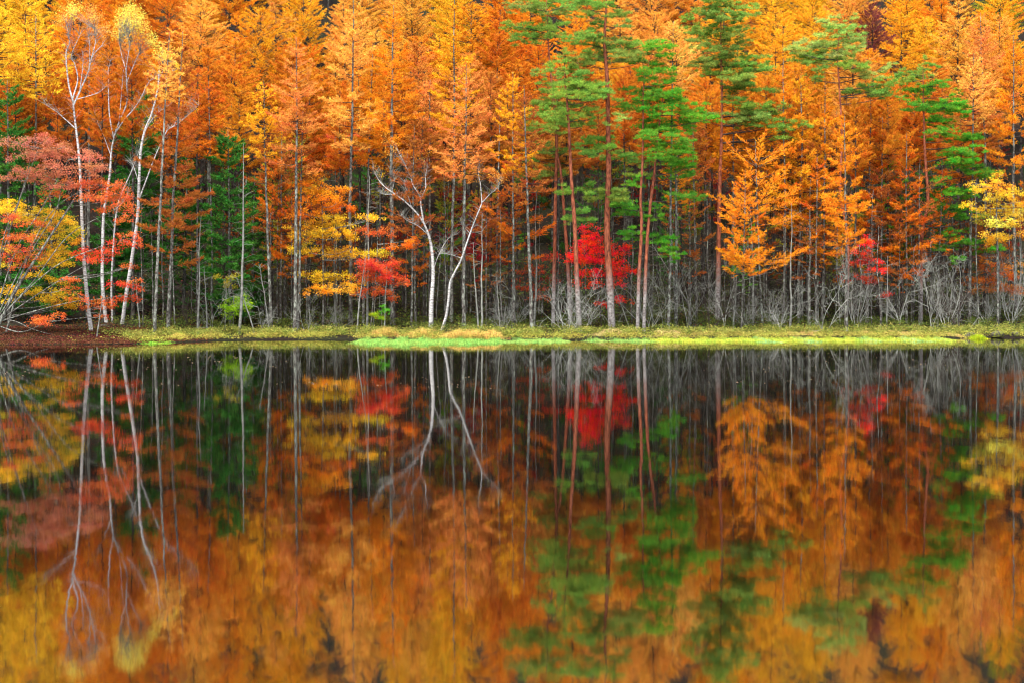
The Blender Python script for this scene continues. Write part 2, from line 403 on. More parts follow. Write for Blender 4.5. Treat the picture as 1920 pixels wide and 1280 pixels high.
def pad_tree(name, label, path, radius, pads, kind, seed, bark, fol, col, s=None, group=None, dens=1.0, spread=1.0, sides=8, cat='tree', rscale=1.0, depth0=0.0, stems=None):
    """a tree whose trunk and boughs are laid out one by one; each branch carries its own bough of foliage"""
    g = np.random.default_rng(seed)
    b = base_at(*path[0]) if s is None else base_s(path[0][0], s)
    Y = b[1]
    e = empty(name, b, label, cat, group)
    trunks = []
    for st in [path] + (stems or []):
        tp = np.array([W(x, y, Y) for x, y in st]) - b
        tp[1:-1, 2] += g.normal(0, .10, len(tp) - 2) if len(tp) > 2 and st is not path else 0
        tp[:, 1] += np.cumsum(g.normal(0, .10, len(tp))) * np.linspace(0, 1, len(tp)) + np.linspace(0, depth0, len(tp))
        tp[0] = [tp[0][0] * (0 if st is path else 1), 0 if st is path else tp[0][1], min(tp[0][2], 0) - .3 if st is path else tp[0][2]]
        sp = smooth_path(tp, 8 + 5 * len(tp))
        t = np.linspace(0, 1, len(sp))
        rr = (radius if st is path else radius * .38) * (1 - t) ** .7 + .008
        m = MB(); tube(m, sp, rr, sides=sides)
        link('trunk' if st is path else 'stem', m.mesh(name + '_trunk', True), bark, e)
        trunks.append(sp)
    allp = np.concatenate(trunks)
    extra = []
    for pd in pads:                                        # smaller boughs beside the main ones
        if g.uniform() < (.8 if kind == 'pine' else .6) and pd[2] > 12:
            extra.append((pd[0] + g.uniform(-1, 1) * pd[2] * .9, pd[1] + g.uniform(-1.6, 1.6) * pd[3], pd[2] * g.uniform(.4, .65), pd[3] * g.uniform(.5, .9)) + tuple(pd[4:]))
    for pd in list(pads) + extra:
        px, py, rx, ry = pd[:4]; cc = C[pd[4]] if len(pd) > 4 else C[col]
        c = W(px, py, Y) - b
        RX, RZ = rx * Y / F * rscale, ry * Y / F * rscale * (1.15 if kind == 'pine' else 1.1)
        dx = np.abs(allp[:, 0] - c[0])
        c[1] = g.uniform(-1, 1) * (.4 + RX * .5) * spread + np.interp(c[2], trunks[0][:, 2], trunks[0][:, 1])
        # the branch leaves the trunk a little below its foliage
        dist = np.hypot(allp[:, 0] - c[0], allp[:, 1] - c[1])
        want = c[2] - .22 * dist
        cost = np.abs(allp[:, 2] - want) + .35 * dist
        o = allp[np.argmin(cost)]
        mid = (o + c) / 2 + [0, 0, -.06 * np.linalg.norm(c - o)] + g.normal(0, .06, 3)
        end = c + [(c[0] - o[0]) * .15, 0, -.04]
        bp = smooth_path([o, mid, end], 7) - c
        l = np.linalg.norm(c - o)
        m = MB(); tube(m, bp, .014 + .009 * l, .006, sides=5)
        for k in range(4 if RX > .4 else 2):
            a = g.uniform(0, 6.283); tube(m, [bp[4], bp[4] * .2 + np.array([math.cos(a) * RX * .7, math.sin(a) * RX * .5, RZ * .15])], .010, .003, sides=3)
        bo = link('branch', m.mesh(name + '_branch', True), M_DTWIG if kind == 'pine' else bark, e); bo.location = c
        po = link('needle_bough' if kind == 'pine' else 'leaf_spray', pad_mesh(RX, RX * .75, RZ, kind, g, dens), fol, bo, tuple(v * g.uniform(.85, 1.15) for v in cc))
        po['kind'] = 'stuff'
    return e

# ------------------------------------------------------------------ the hillside of larches
ANCH = [(30, 40, 'Y'), (100, 30, 'Y'), (170, 60, 'O'), (300, 40, 'DO'), (360, 40, 'PO'), (420, 40, 'O'), (480, 60, 'YO'), (540, 40, 'YO'), (600, 30, 'PO'), (660, 40, 'PO'),
        (720, 30, 'Y'), (780, 40, 'PO'), (830, 40, 'Y'), (880, 40, 'O'), (935, 70, 'DO'), (1060, 40, 'O'), (1180, 50, 'PO'), (1230, 40, 'PO'), (1275, 50, 'Y'), (1420, 60, 'YO'), (1470, 40, 'Y'),
        (1585, 50, 'Y'), (1620, 30, 'PO'), (1640, 30, 'PU'), (1700, 40, 'YO'), (1750, 30, 'O'), (1800, 40, 'PO'), (1840, 40, 'O'), (1905, 30, 'OL'),
        (30, 120, 'YO'), (80, 150, 'Y'), (150, 150, 'O'), (350, 120, 'DO'), (400, 120, 'O'), (450, 110, 'O'), (500, 130, 'YO'), (560, 120, 'DO'), (620, 110, 'PO'), (700, 120, 'PO'), (760, 120, 'O'), (820, 110, 'Y'), (880, 110, 'O'), (940, 120, 'DO'),
        (1250, 120, 'PO'), (1420, 130, 'Y'), (1480, 130, 'YO'), (1680, 120, 'O'), (1720, 110, 'Y'), (1780, 120, 'O'), (1840, 120, 'PO'), (1900, 130, 'O'),
        (100, 210, 'DO'), (350, 200, 'DO'), (420, 200, 'O'), (480, 210, 'YO'), (550, 190, 'O'), (620, 200, 'O'), (700, 190, 'O'), (760, 200, 'O'), (820, 190, 'PK'), (870, 200, 'PK'), (960, 180, 'YO'),
        (1050, 250, 'RU'), (1200, 200, 'DO'), (1300, 200, 'O'), (1450, 200, 'O'), (1540, 190, 'PO'), (1650, 200, 'O'), (1720, 240, 'DO'), (1830, 200, 'PK'), (1900, 220, 'O'),
        (460, 290, 'YO'), (540, 290, 'RU'), (610, 290, 'DO'), (680, 290, 'O'), (800, 290, 'RU'), (870, 290, 'PK'), (930, 290, 'RU'), (1000, 300, 'RU'), (1330, 290, 'O'), (1430, 290, 'O'), (1580, 290, 'O'), (1650, 290, 'O'), (1800, 290, 'DO'), (1900, 290, 'O'),
        (300, 350, 'RU'), (600, 400, 'RU'), (900, 400, 'RU'), (1200, 400, 'RU'), (1500, 400, 'DO'), (1800, 400, 'RU')]
AXY = np.array([(a[0], a[1] * 1.3) for a in ANCH], float)
def pick_col(px, py): return ANCH[int(np.argmin((AXY[:, 0] - px) ** 2 + (AXY[:, 1] - py * 1.3) ** 2))][2]

rng = random.Random(7)
protos = []
#         crown base, branch length, droop, cone, gaps, density, branches
PV = [(.40, 2.9, .10, .45, .1, 2.0, 125), (.48, 2.7, .25, .55, .25, 1.8, 100), (.36, 3.2, .0, .4, .15, 2.2, 130), (.50, 2.7, .05, .6, .1, 1.9, 110), (.42, 3.0, .2, .38, .35, 1.7, 90),
      (.34, 3.2, .12, .5, .2, 2.1, 130), (.46, 2.8, -.1, .45, .1, 1.9, 110), (.38, 3.0, .3, .36, .3, 1.8, 95), (.64, 2.5, .1, .5, .2, 2.2, 70), (.70, 2.3, .0, .45, .3, 2.4, 60), (.60, 2.8, .2, .5, .4, 1.9, 65), (.66, 2.2, .15, .6, .1, 2.4, 70)]
for i, (cb, L, dr, cn, gp, dn, nb) in enumerate(PV):
    protos.append((larch_meshes(18, cb, L, 100 + i, dn, .12, nb=nb, dead=30, nm='larch_proto', droop=dr, cone=cn, gappy=gp, needle=(.15, .032), up=.42), cb))
def zone(px):
    for lim, t in ((110, 'above the pink leaved tree'), (330, 'behind the white birches'), (480, 'above the dark evergreen'), (640, 'above the yellow maple'), (790, 'behind the forked birch'), (960, 'behind the leaning birch'), (1110, 'behind the twin red pines'), (1260, 'behind the tall red pine'), (1480, 'behind the broad crowned pine'), (1680, 'behind the pale green pine')):
        if px < lim: return t
    return 'at far right'
rows = [(16, 3.2, 'low'), (20, 3.1, 'low'), (25, 3.0, 'low'), (30.5, 3.2, 'halfway up'), (36, 3.4, 'halfway up'), (43, 3.7, 'halfway up'), (51, 3.8, 'high'), (59, 4.2, 'high'), (68, 4.8, 'high'), (78, 6.0, 'high'), (90, 7.5, 'high')]
for ri, (s, sp, where) in enumerate(rows):
    Yr = 100 + s; half = Yr * .30 + 3
    X = -half + rng.uniform(0, sp)
    while X < half:
        x = X + rng.uniform(-.3, .3) * sp; y = float(shoreY(x)) + s + rng.uniform(-.45, .45) * (4 + s * .08)
        X += sp * rng.uniform(.8, 1.2)
        ms, cb = rng.choice([q for q in protos if (q[1] > .58 if s < 33 else (q[1] > .45 if s < 40 else q[1] < .58))])
        h = rng.uniform(14.5, 18) if s < 40 else rng.uniform(13.5, 19.5)
        z = float(ground(x, y))
        px = CX + x * F / y; py = HY - (z + h * .82 - CZ) * F / y
        if py < -300 and s > 55: continue
        ck = pick_col(px, max(py, 25))
        if rng.random() < .12: ck = rng.choice(['O', 'YO', 'PO'])
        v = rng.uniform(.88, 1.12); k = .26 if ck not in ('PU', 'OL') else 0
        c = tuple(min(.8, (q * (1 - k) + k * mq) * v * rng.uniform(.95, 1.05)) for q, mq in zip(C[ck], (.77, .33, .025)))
        if s < 40: c = tuple(.62 * q + .38 * mq for q, mq in zip(c, (.40, .10, .02)))  # russet lower rows, also darkened in colour to imitate canopy shade
        wd = rng.uniform(.85, 1.15) * h / 18 * (1.22 if s > 30 else .95)
        lab = f'{CNAME[ck]} larch {where} on slope {zone(px)}'
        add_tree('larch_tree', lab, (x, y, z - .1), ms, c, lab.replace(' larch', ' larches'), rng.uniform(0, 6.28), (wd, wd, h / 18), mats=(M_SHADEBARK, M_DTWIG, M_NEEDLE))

# young, thin larches and dead poles in the shade between the tall trunks
YP = [larch_meshes(7.5, cb, L, 200 + i, dn, .045, nb=nb, dead=24, nm='young_larch', droop=dr, cone=.5, gappy=.5, needle=(.15, .034)) for i, (cb, L, dr, dn, nb) in enumerate([(.25, 2.0, .1, .42, 26), (.4, 1.8, .25, .38, 20), (.15, 2.2, .0, .45, 30), (.5, 1.6, .1, .36, 18)])]
YN = dict(RU='rusty', DO='deep orange', OL='olive', DR='dark red', DG='dark green')
for k in range(136):
    s = rng.uniform(13.5, 50); px = 250 + 1700 * (k + rng.random()) / 136
    b = base_s(px, s); h = rng.uniform(4.5, 11)
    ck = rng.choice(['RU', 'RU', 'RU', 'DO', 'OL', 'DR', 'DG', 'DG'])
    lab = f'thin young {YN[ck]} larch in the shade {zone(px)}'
    add_tree('young_larch', lab, b, rng.choice(YP), tuple(q * .75 for q in C[ck]), lab.replace(' larch', ' larches'), rng.uniform(0, 6.28), (h / 8.5, h / 8.5, h / 7.5), mats=(M_SHADEBARK, M_DTWIG, M_NEEDLE), cat='young tree')  # needle colour dimmed to paint in the shade under the canopy

# slender larches near the shore whose thin wisps of needles hang between the trunks
WP = [larch_meshes(11, cb, L, 240 + i, dn, .06, nb=nb, dead=26, nm='slender_larch', droop=dr, cone=.3, gappy=.55, needle=(.16, .032)) for i, (cb, L, dr, dn, nb) in enumerate([(.30, 2.6, .15, .40, 30), (.40, 2.3, .25, .36, 26), (.22, 2.8, .05, .42, 32)])]
WN = dict(RU='rusty', DO='deep orange', O='orange', G2='green', OL='olive')
for k in range(46):
    px = (480 + 560 * rng.random()) if k % 2 else (1250 + 650 * rng.random())
    if 550 < px < 770 or 1590 < px < 1625 or px > 1850: continue
    b = base_s(px, rng.uniform(11.5, 21)); h = rng.uniform(7, 12.5); ck = rng.choice(['RU', 'RU', 'RU', 'DO', 'DO', 'OL', 'G2'])
    lab = f'slender {WN[ck]} larch with sparse wisps {zone(px)}'
    add_tree('slender_larch', lab, b, rng.choice(WP), C[ck], lab.replace(' larch', ' larches'), rng.uniform(0, 6.28), (h / 11, h / 11, h / 11), mats=(M_LARCH, M_DTWIG, M_NEEDLE), cat='young tree')

# ------------------------------------------------------------------ larches that stand out along the shore
HL = [  # foot px, top px, crown base row, branch length, colour, trunk radius, label, options
    ((289, 630), (318, 60), 190, 1.6, 'PO', .10, 'dark slim larch trunk nearest the right of the left birches', dict(gappy=.5)),
    ((315, 622), (345, 60), 500, 3.3, 'RU', .11, 'tall pale trunked larch with rusty orange flat boughs before the dark evergreen', dict(gappy=.55, dens=.8)),
    ((399, 606), (392, 150), 300, 2.2, 'DO', .08, 'deep orange larch above the left side of the dark evergreen', dict(gappy=.5, dens=.6)),
    ((509, 621), (497, 150), 300, 2.2, 'YO', .10, 'yellow orange larch with leaning grey trunk right of the dark evergreen', {}),
    ((526, 604), (528, 215), 470, 2.3, 'RU', .08, 'thin rusty larch just left of the pale straight trunk', dict(gappy=.55, dens=.6)),
    ((553, 623), (556, 70), 330, 2.6, 'PK', .135, 'pale straight larch trunk with peach coloured crown left of the yellow maple', dict(gappy=.3)),
    ((559, 620), (566, 200), 350, 1.6, 'RU', .09, 'darker larch trunk close beside the pale straight trunk', dict(dens=.6)),
    ((657, 612), (661, -40), 300, 2.7, 'PO', .13, 'lichen covered larch rising through the right side of the yellow maple', {}),
    ((681, 606), (703, 80), 300, 1.7, 'O', .085, 'slightly curved whitish larch right of the yellow maple', {}),
    ((737, 610), (737, 10), 290, 2.7, 'O', .17, 'stout lichen covered larch behind the red orange maple', {}),
    ((771, 616), (776, 235), 480, 2.4, 'RU', .075, 'thin larch just left of the white forked birch', dict(gappy=.5, dens=.6)),
    ((806, 598), (806, 150), 345, 2.5, 'PK', .12, 'pinkish orange larch directly behind the white forked birch', {}),
    ((846, 604), (850, -20), 250, 2.4, 'YO', .12, 'tall larch between the two white birch stems', {}),
    ((870, 618), (873, 120), 345, 2.7, 'PK', .13, 'pinkish orange larch just right of the leaning birch stem', {}),
    ((930, 606), (938, 190), 480, 2.7, 'RU', .10, 'rusty larch midway between leaning birch and twin red pines', dict(gappy=.5, dens=.7)),
    ((964, 616), (962, 135), 330, 2.0, 'YO', .09, 'slim pale larch second left of the twin red pines', dict(gappy=.5)),
    ((998, 623), (983, 160), 400, 2.0, 'RU', .12, 'leaning brown larch trunk just left of the twin red pines', dict(gappy=.5, dens=.7)),
    ((1253, 618), (1262, 40), 170, 2.3, 'PO', .10, 'pale orange larch with whitish upper trunk right of the slanting red pines', {}),
    ((1268, 612), (1266, 250), 400, 1.8, 'O', .13, 'mossy grey larch trunk under the lowest green bough', dict(dens=.5, gappy=.5)),
    ((1306, 604), (1300, 210), 370, 2.0, 'RU', .07, 'thin rusty larch left of the broad crowned pine', {}),
    ((1376, 598), (1372, 150), 340, 2.2, 'O', .11, 'grey larch trunk close to the right of the broad crowned pine', {}),
    ((1391, 622), (1397, 320), 520, 2.5, 'O', .06, 'small orange larch with pale trunk right of the broad crowned pine', dict(gappy=.2, droop=.0, dens=1.1)),
    ((1430, 617), (1416, 262), 520, 4.3, 'O', .07, 'bright orange spreading larch with wide flat boughs over the bare shrubs', dict(gappy=.5, droop=.14, dens=.5, nb=32, cone=.35, needle=(.16, .034))),
    ((1469, 606), (1466, 110), 440, 2.7, 'O', .09, 'orange larch just right of the spreading orange larch', dict(gappy=.5, dens=.8)),
    ((1497, 606), (1500, 125), 450, 2.8, 'YO', .10, 'yellow orange larch below the left side of the pale green pine', dict(gappy=.55, dens=.8)),
    ((1541, 606), (1548, 135), 500, 2.8, 'O', .09, 'orange larch under the middle of the pale green pine', dict(gappy=.5, dens=.8)),
    ((1588, 622), (1584, 215), 470, 2.2, 'O', .09, 'pale straight larch trunk standing at the grassy edge, right half', dict(gappy=.4)),
    ((1626, 606), (1633, 170), 520, 3.0, 'DO', .12, 'lichen covered larch beside the small scarlet bush', dict(gappy=.5, dens=.8)),
    ((1652, 606), (1656, 220), 540, 2.8, 'RU', .09, 'rusty larch between scarlet bush and small green pine', dict(gappy=.5, dens=.8)),
    ((1700, 606), (1702, 250), 540, 2.6, 'DO', .08, 'deep orange larch just left of the rightmost red pine', dict(gappy=.5, dens=.8)),
    ((1757, 606), (1765, 300), 480, 1.6, 'DO', .08, 'deep orange larch close to the right of the rightmost red pine', dict(dens=.5)),
    ((1818, 604), (1827, 100), 250, 2.5, 'PO', .11, 'pale orange larch behind the green boughs of the rightmost pine', {}),
    ((1852, 590), (1838, 25), 250, 2.7, 'PK', .12, 'tall pinkish orange larch right of the rightmost pine', {}),
    ((1905, 600), (1900, 60), 350, 2.8, 'O', .11, 'orange larch at the right edge of the picture', {}),
    ((4, 600), (2, 10), 170, 2.8, 'Y', .15, 'golden larch at the left edge of the picture', {}),
    ((60, 600), (66, 20), 190, 2.8, 'Y', .13, 'golden larch above the pink leaved tree', {}),
    ((165, 600), (168, 120), 230, 2.0, 'DO', .14, 'thick grey larch trunk just right of the leftmost birch', {}),
]
for i, (pb, pt, cbp, L, ck, r, lab, kw) in enumerate(HL):
    s = 18 if pb[0] in (4, 60, 165) else None
    hero_larch(pb, pt, cbp, L, ck, r, lab, 300 + i, s=s, **kw)

# dark evergreens
for i, (pb, pt, s, L, lab) in enumerate([
        ((432, 600), (428, 240), 12.5, 2.9, 'dark green evergreen conifer between the birches and the pale straight trunk'),
        ((472, 600), (476, 330), 18, 1.6, 'smaller dark evergreen tucked behind the right of the larger one'),
        ((262, 600), (262, 170), 20, 2.9, 'dark evergreen conifer behind the white birches'),
        ((212, 600), (214, 300), 18, 2.2, 'low dark evergreen behind the left birch trunks'),
        ((18, 600), (14, 150), 16, 2.6, 'dark evergreen behind the pink leaved tree at the left edge'),
        ((100, 600), (92, 330), 15, 2.4, 'low dark evergreen behind the yellow leaved branches'),
        ((345, 600), (350, 290), 20, 2.2, 'dark evergreen behind the rusty flat boughs')]):
    hero_larch(pb, pt, 590, L, 'DG', .13, lab, 400 + i, dens=1.7, name='evergreen_conifer', s=s, gappy=.1, dead=0, droop=.3, group='dark evergreens', nb=120, mats=(M_LARCH, M_DTWIG, M_PINE), needle=(.17, .06), cone=.5)

# ------------------------------------------------------------------ red pines
PINES = [
 ('grey stemmed pine with bluish crown at the top edge left of the tall red pine', [(1037, 614), (1041, 400), (1043, 250), (1034, 150), (1028, 80), (1024, -20)], .13, 'G', None,
  [(985, 15, 35, 12), (1040, 20, 30, 12), (1000, 55, 40, 12), (1045, 45, 25, 10), (985, 75, 30, 10), (1040, 65, 25, 9), (1010, -5, 35, 12), (1060, -8, 25, 10), (965, 45, 20, 8), (1065, 75, 18, 8)]),
 ('left of the twin red pines, bent trunk rising behind a grey shrub', [(1070, 612), (1066, 520), (1060, 430), (1052, 330), (1045, 280), (1050, 200)], .15, 'G', None,
  [(1032, 242, 35, 12), (1010, 279, 27, 10), (1048, 287, 18, 9), (1010, 245, 18, 8), (992, 329, 25, 8), (1029, 319, 28, 10), (1020, 215, 32, 11), (1040, 195, 35, 12), (1028, 168, 28, 11), (1000, 300, 18, 7)]),
 ('right of the twin red pines, straighter trunk with dense crown', [(1087, 622), (1082, 530), (1078, 430), (1071, 330), (1066, 230), (1060, 160), (1057, 105)], .17, 'G', None,
  [(1057, 108, 16, 11), (1042, 128, 32, 13), (1065, 147, 36, 12), (1070, 175, 42, 13), (1098, 168, 42, 12), (1122, 182, 28, 10), (1075, 203, 34, 12), (1100, 217, 28, 10), (1050, 222, 28, 10), (1082, 353, 30, 12), (1090, 404, 30, 12), (1080, 420, 14, 7), (1109, 287, 28, 9), (1090, 235, 25, 9)]),
 ('tall thick red trunked pine rising above the scarlet maple', [(1148, 620), (1143, 530), (1138, 430), (1141, 330), (1140, 250), (1138, 150), (1133, 80), (1136, 20), (1136, -30)], .25, 'G', None,
  [(1135, 8, 28, 11), (1087, 10, 38, 10), (1157, 32, 24, 8), (1167, 50, 16, 7), (1114, 35, 26, 10), (1085, 69, 32, 12), (1109, 77, 24, 9), (1125, 50, 20, 12), (1151, 82, 30, 12), (1180, 96, 38, 13), (1146, 104, 36, 12), (1114, 112, 24, 10), (1182, 109, 34, 9), (1093, 120, 28, 9),
   (1103, 165, 36, 12), (1125, 181, 20, 9), (1157, 191, 12, 5), (1138, 370, 36, 11), (1119, 266, 38, 10), (1167, 297, 34, 9), (1199, 319, 26, 13), (1154, 226, 22, 14, 'GP'), (1160, 380, 20, 8)]),
 ('left of two slanting red pines, curved trunk under bright green boughs', [(1195, 622), (1198, 520), (1203, 430), (1201, 370), (1205, 300), (1206, 230), (1208, 150), (1225, 95)], .12, 'G2', None,
  [(1204, 170, 36, 9), (1225, 138, 36, 11), (1212, 120, 26, 10), (1236, 88, 26, 12), (1247, 101, 18, 8), (1194, 199, 36, 9), (1241, 157, 18, 6), (1199, 338, 20, 12), (1191, 392, 36, 14), (1199, 442, 28, 10), (1215, 185, 25, 8)]),
 ('right of two slanting red pines, leaning right below dense green boughs', [(1207, 622), (1212, 480), (1218, 400), (1226, 330), (1232, 270), (1240, 200), (1246, 170)], .12, 'G2', None,
  [(1244, 183, 32, 10), (1273, 186, 22, 8), (1239, 210, 30, 10), (1295, 204, 36, 8), (1247, 231, 46, 9), (1318, 223, 36, 8), (1289, 242, 18, 7), (1239, 255, 36, 11), (1231, 268, 30, 9), (1260, 281, 36, 10), (1273, 297, 30, 9), (1241, 295, 32, 10), (1279, 313, 28, 8), (1276, 327, 24, 8),
   (1287, 367, 30, 9), (1223, 404, 18, 10), (1242, 455, 26, 10), (1265, 476, 22, 8)]),
 ('broad crowned red pine at the top edge right of centre', [(1345, 600), (1347, 500), (1348, 430), (1350, 330), (1354, 220), (1352, 90), (1352, 0)], .19, 'G', None,
  [(1340, 8, 36, 11), (1364, 13, 22, 10), (1318, 24, 26, 9), (1395, 24, 24, 9), (1303, 40, 18, 9), (1353, 35, 30, 9), (1385, 32, 20, 7), (1313, 61, 32, 10), (1356, 50, 28, 9), (1374, 64, 26, 11), (1313, 82, 26, 9), (1377, 82, 26, 9), (1326, 117, 44, 9), (1313, 98, 28, 8), (1371, 98, 26, 9), (1382, 112, 26, 10), (1337, 133, 26, 8), (1395, 143, 46, 13), (1411, 130, 28, 11), (1425, 117, 20, 11), (1401, 165, 46, 9), (1380, 191, 22, 8), (1411, 202, 32, 8), (1398, 226, 42, 11), (1427, 212, 26, 12), (1433, 234, 26, 10), (1456, 207, 20, 8), (1464, 231, 26, 14), (1496, 236, 18, 6), (1467, 255, 22, 9), (1320, 218, 22, 6), (1345, -15, 30, 10)]),
 ('pale green pine with bushy crown amid yellow larches, upper right', [(1586, 612), (1590, 480), (1586, 420), (1576, 360), (1580, 260), (1576, 160), (1573, 100), (1580, 35)], .13, 'GP', None,
  [(1567, 35, 16, 12), (1599, 37, 13, 10), (1552, 58, 28, 12), (1589, 56, 28, 12), (1528, 80, 26, 10), (1567, 82, 36, 11), (1605, 82, 22, 10), (1514, 106, 32, 11, 'G'), (1554, 104, 32, 10), (1493, 93, 22, 8), (1589, 98, 22, 9), (1599, 125, 28, 8, 'G'), (1525, 127, 20, 10, 'G'), (1636, 138, 30, 8), (1660, 154, 22, 8, 'G'), (1666, 122, 16, 6), (1626, 167, 42, 9, 'G'), (1668, 175, 18, 9, 'G'), (1528, 146, 16, 6, 'G'), (1575, 115, 30, 9)]),
 ('rightmost red pine with long green boughs sweeping right', [(1726, 608), (1728, 450), (1740, 380), (1735, 290), (1733, 200), (1732, 120)], .16, 'G2', None,
  [(1719, 135, 30, 10, 'G'), (1740, 125, 16, 10, 'G'), (1711, 149, 24, 8, 'G'), (1756, 162, 22, 9), (1727, 170, 32, 8), (1740, 199, 44, 9), (1708, 191, 16, 6), (1785, 197, 34, 11), (1793, 183, 16, 9), (1788, 215, 40, 12), (1759, 250, 26, 8), (1799, 258, 32, 8), (1807, 284, 32, 10), (1793, 300, 32, 9), (1825, 313, 32, 9), (1854, 327, 24, 8), (1761, 343, 22, 8), (1793, 362, 36, 10), (1780, 383, 26, 9), (1793, 396, 38, 9), (1820, 404, 22, 7), (1793, 439, 24, 9), (1822, 455, 30, 8), (1857, 471, 24, 7), (1775, 465, 20, 7), (1793, 489, 14, 6)]),
 ('small green pine low in the shade left of the rightmost pine', [(1694, 600), (1692, 520), (1690, 420)], .05, 'G2', None,
  [(1690, 430, 13, 10), (1685, 458, 22, 11), (1700, 472, 18, 9), (1680, 480, 24, 7), (1695, 488, 18, 6)]),
 ('knee high pine seedling with yellow green needles at the water edge', [(716, 622), (716, 585), (717, 574)], .02, 'LG', None,
  [(716, 578, 5, 5, 'G2'), (710, 588, 8, 4, 'LG'), (722, 586, 7, 4, 'G2'), (698, 594, 9, 4, 'OL'), (712, 598, 8, 4, 'LG')]),
]
for i, (lab, path, r, ck, s, pads) in enumerate(PINES):
    pad_tree('pine_tree', lab, path, r, pads, 'pine', 500 + i, M_REDPINE, M_PINE, ck, s, 'pines along the shore', dens=1.0, rscale=1.1)

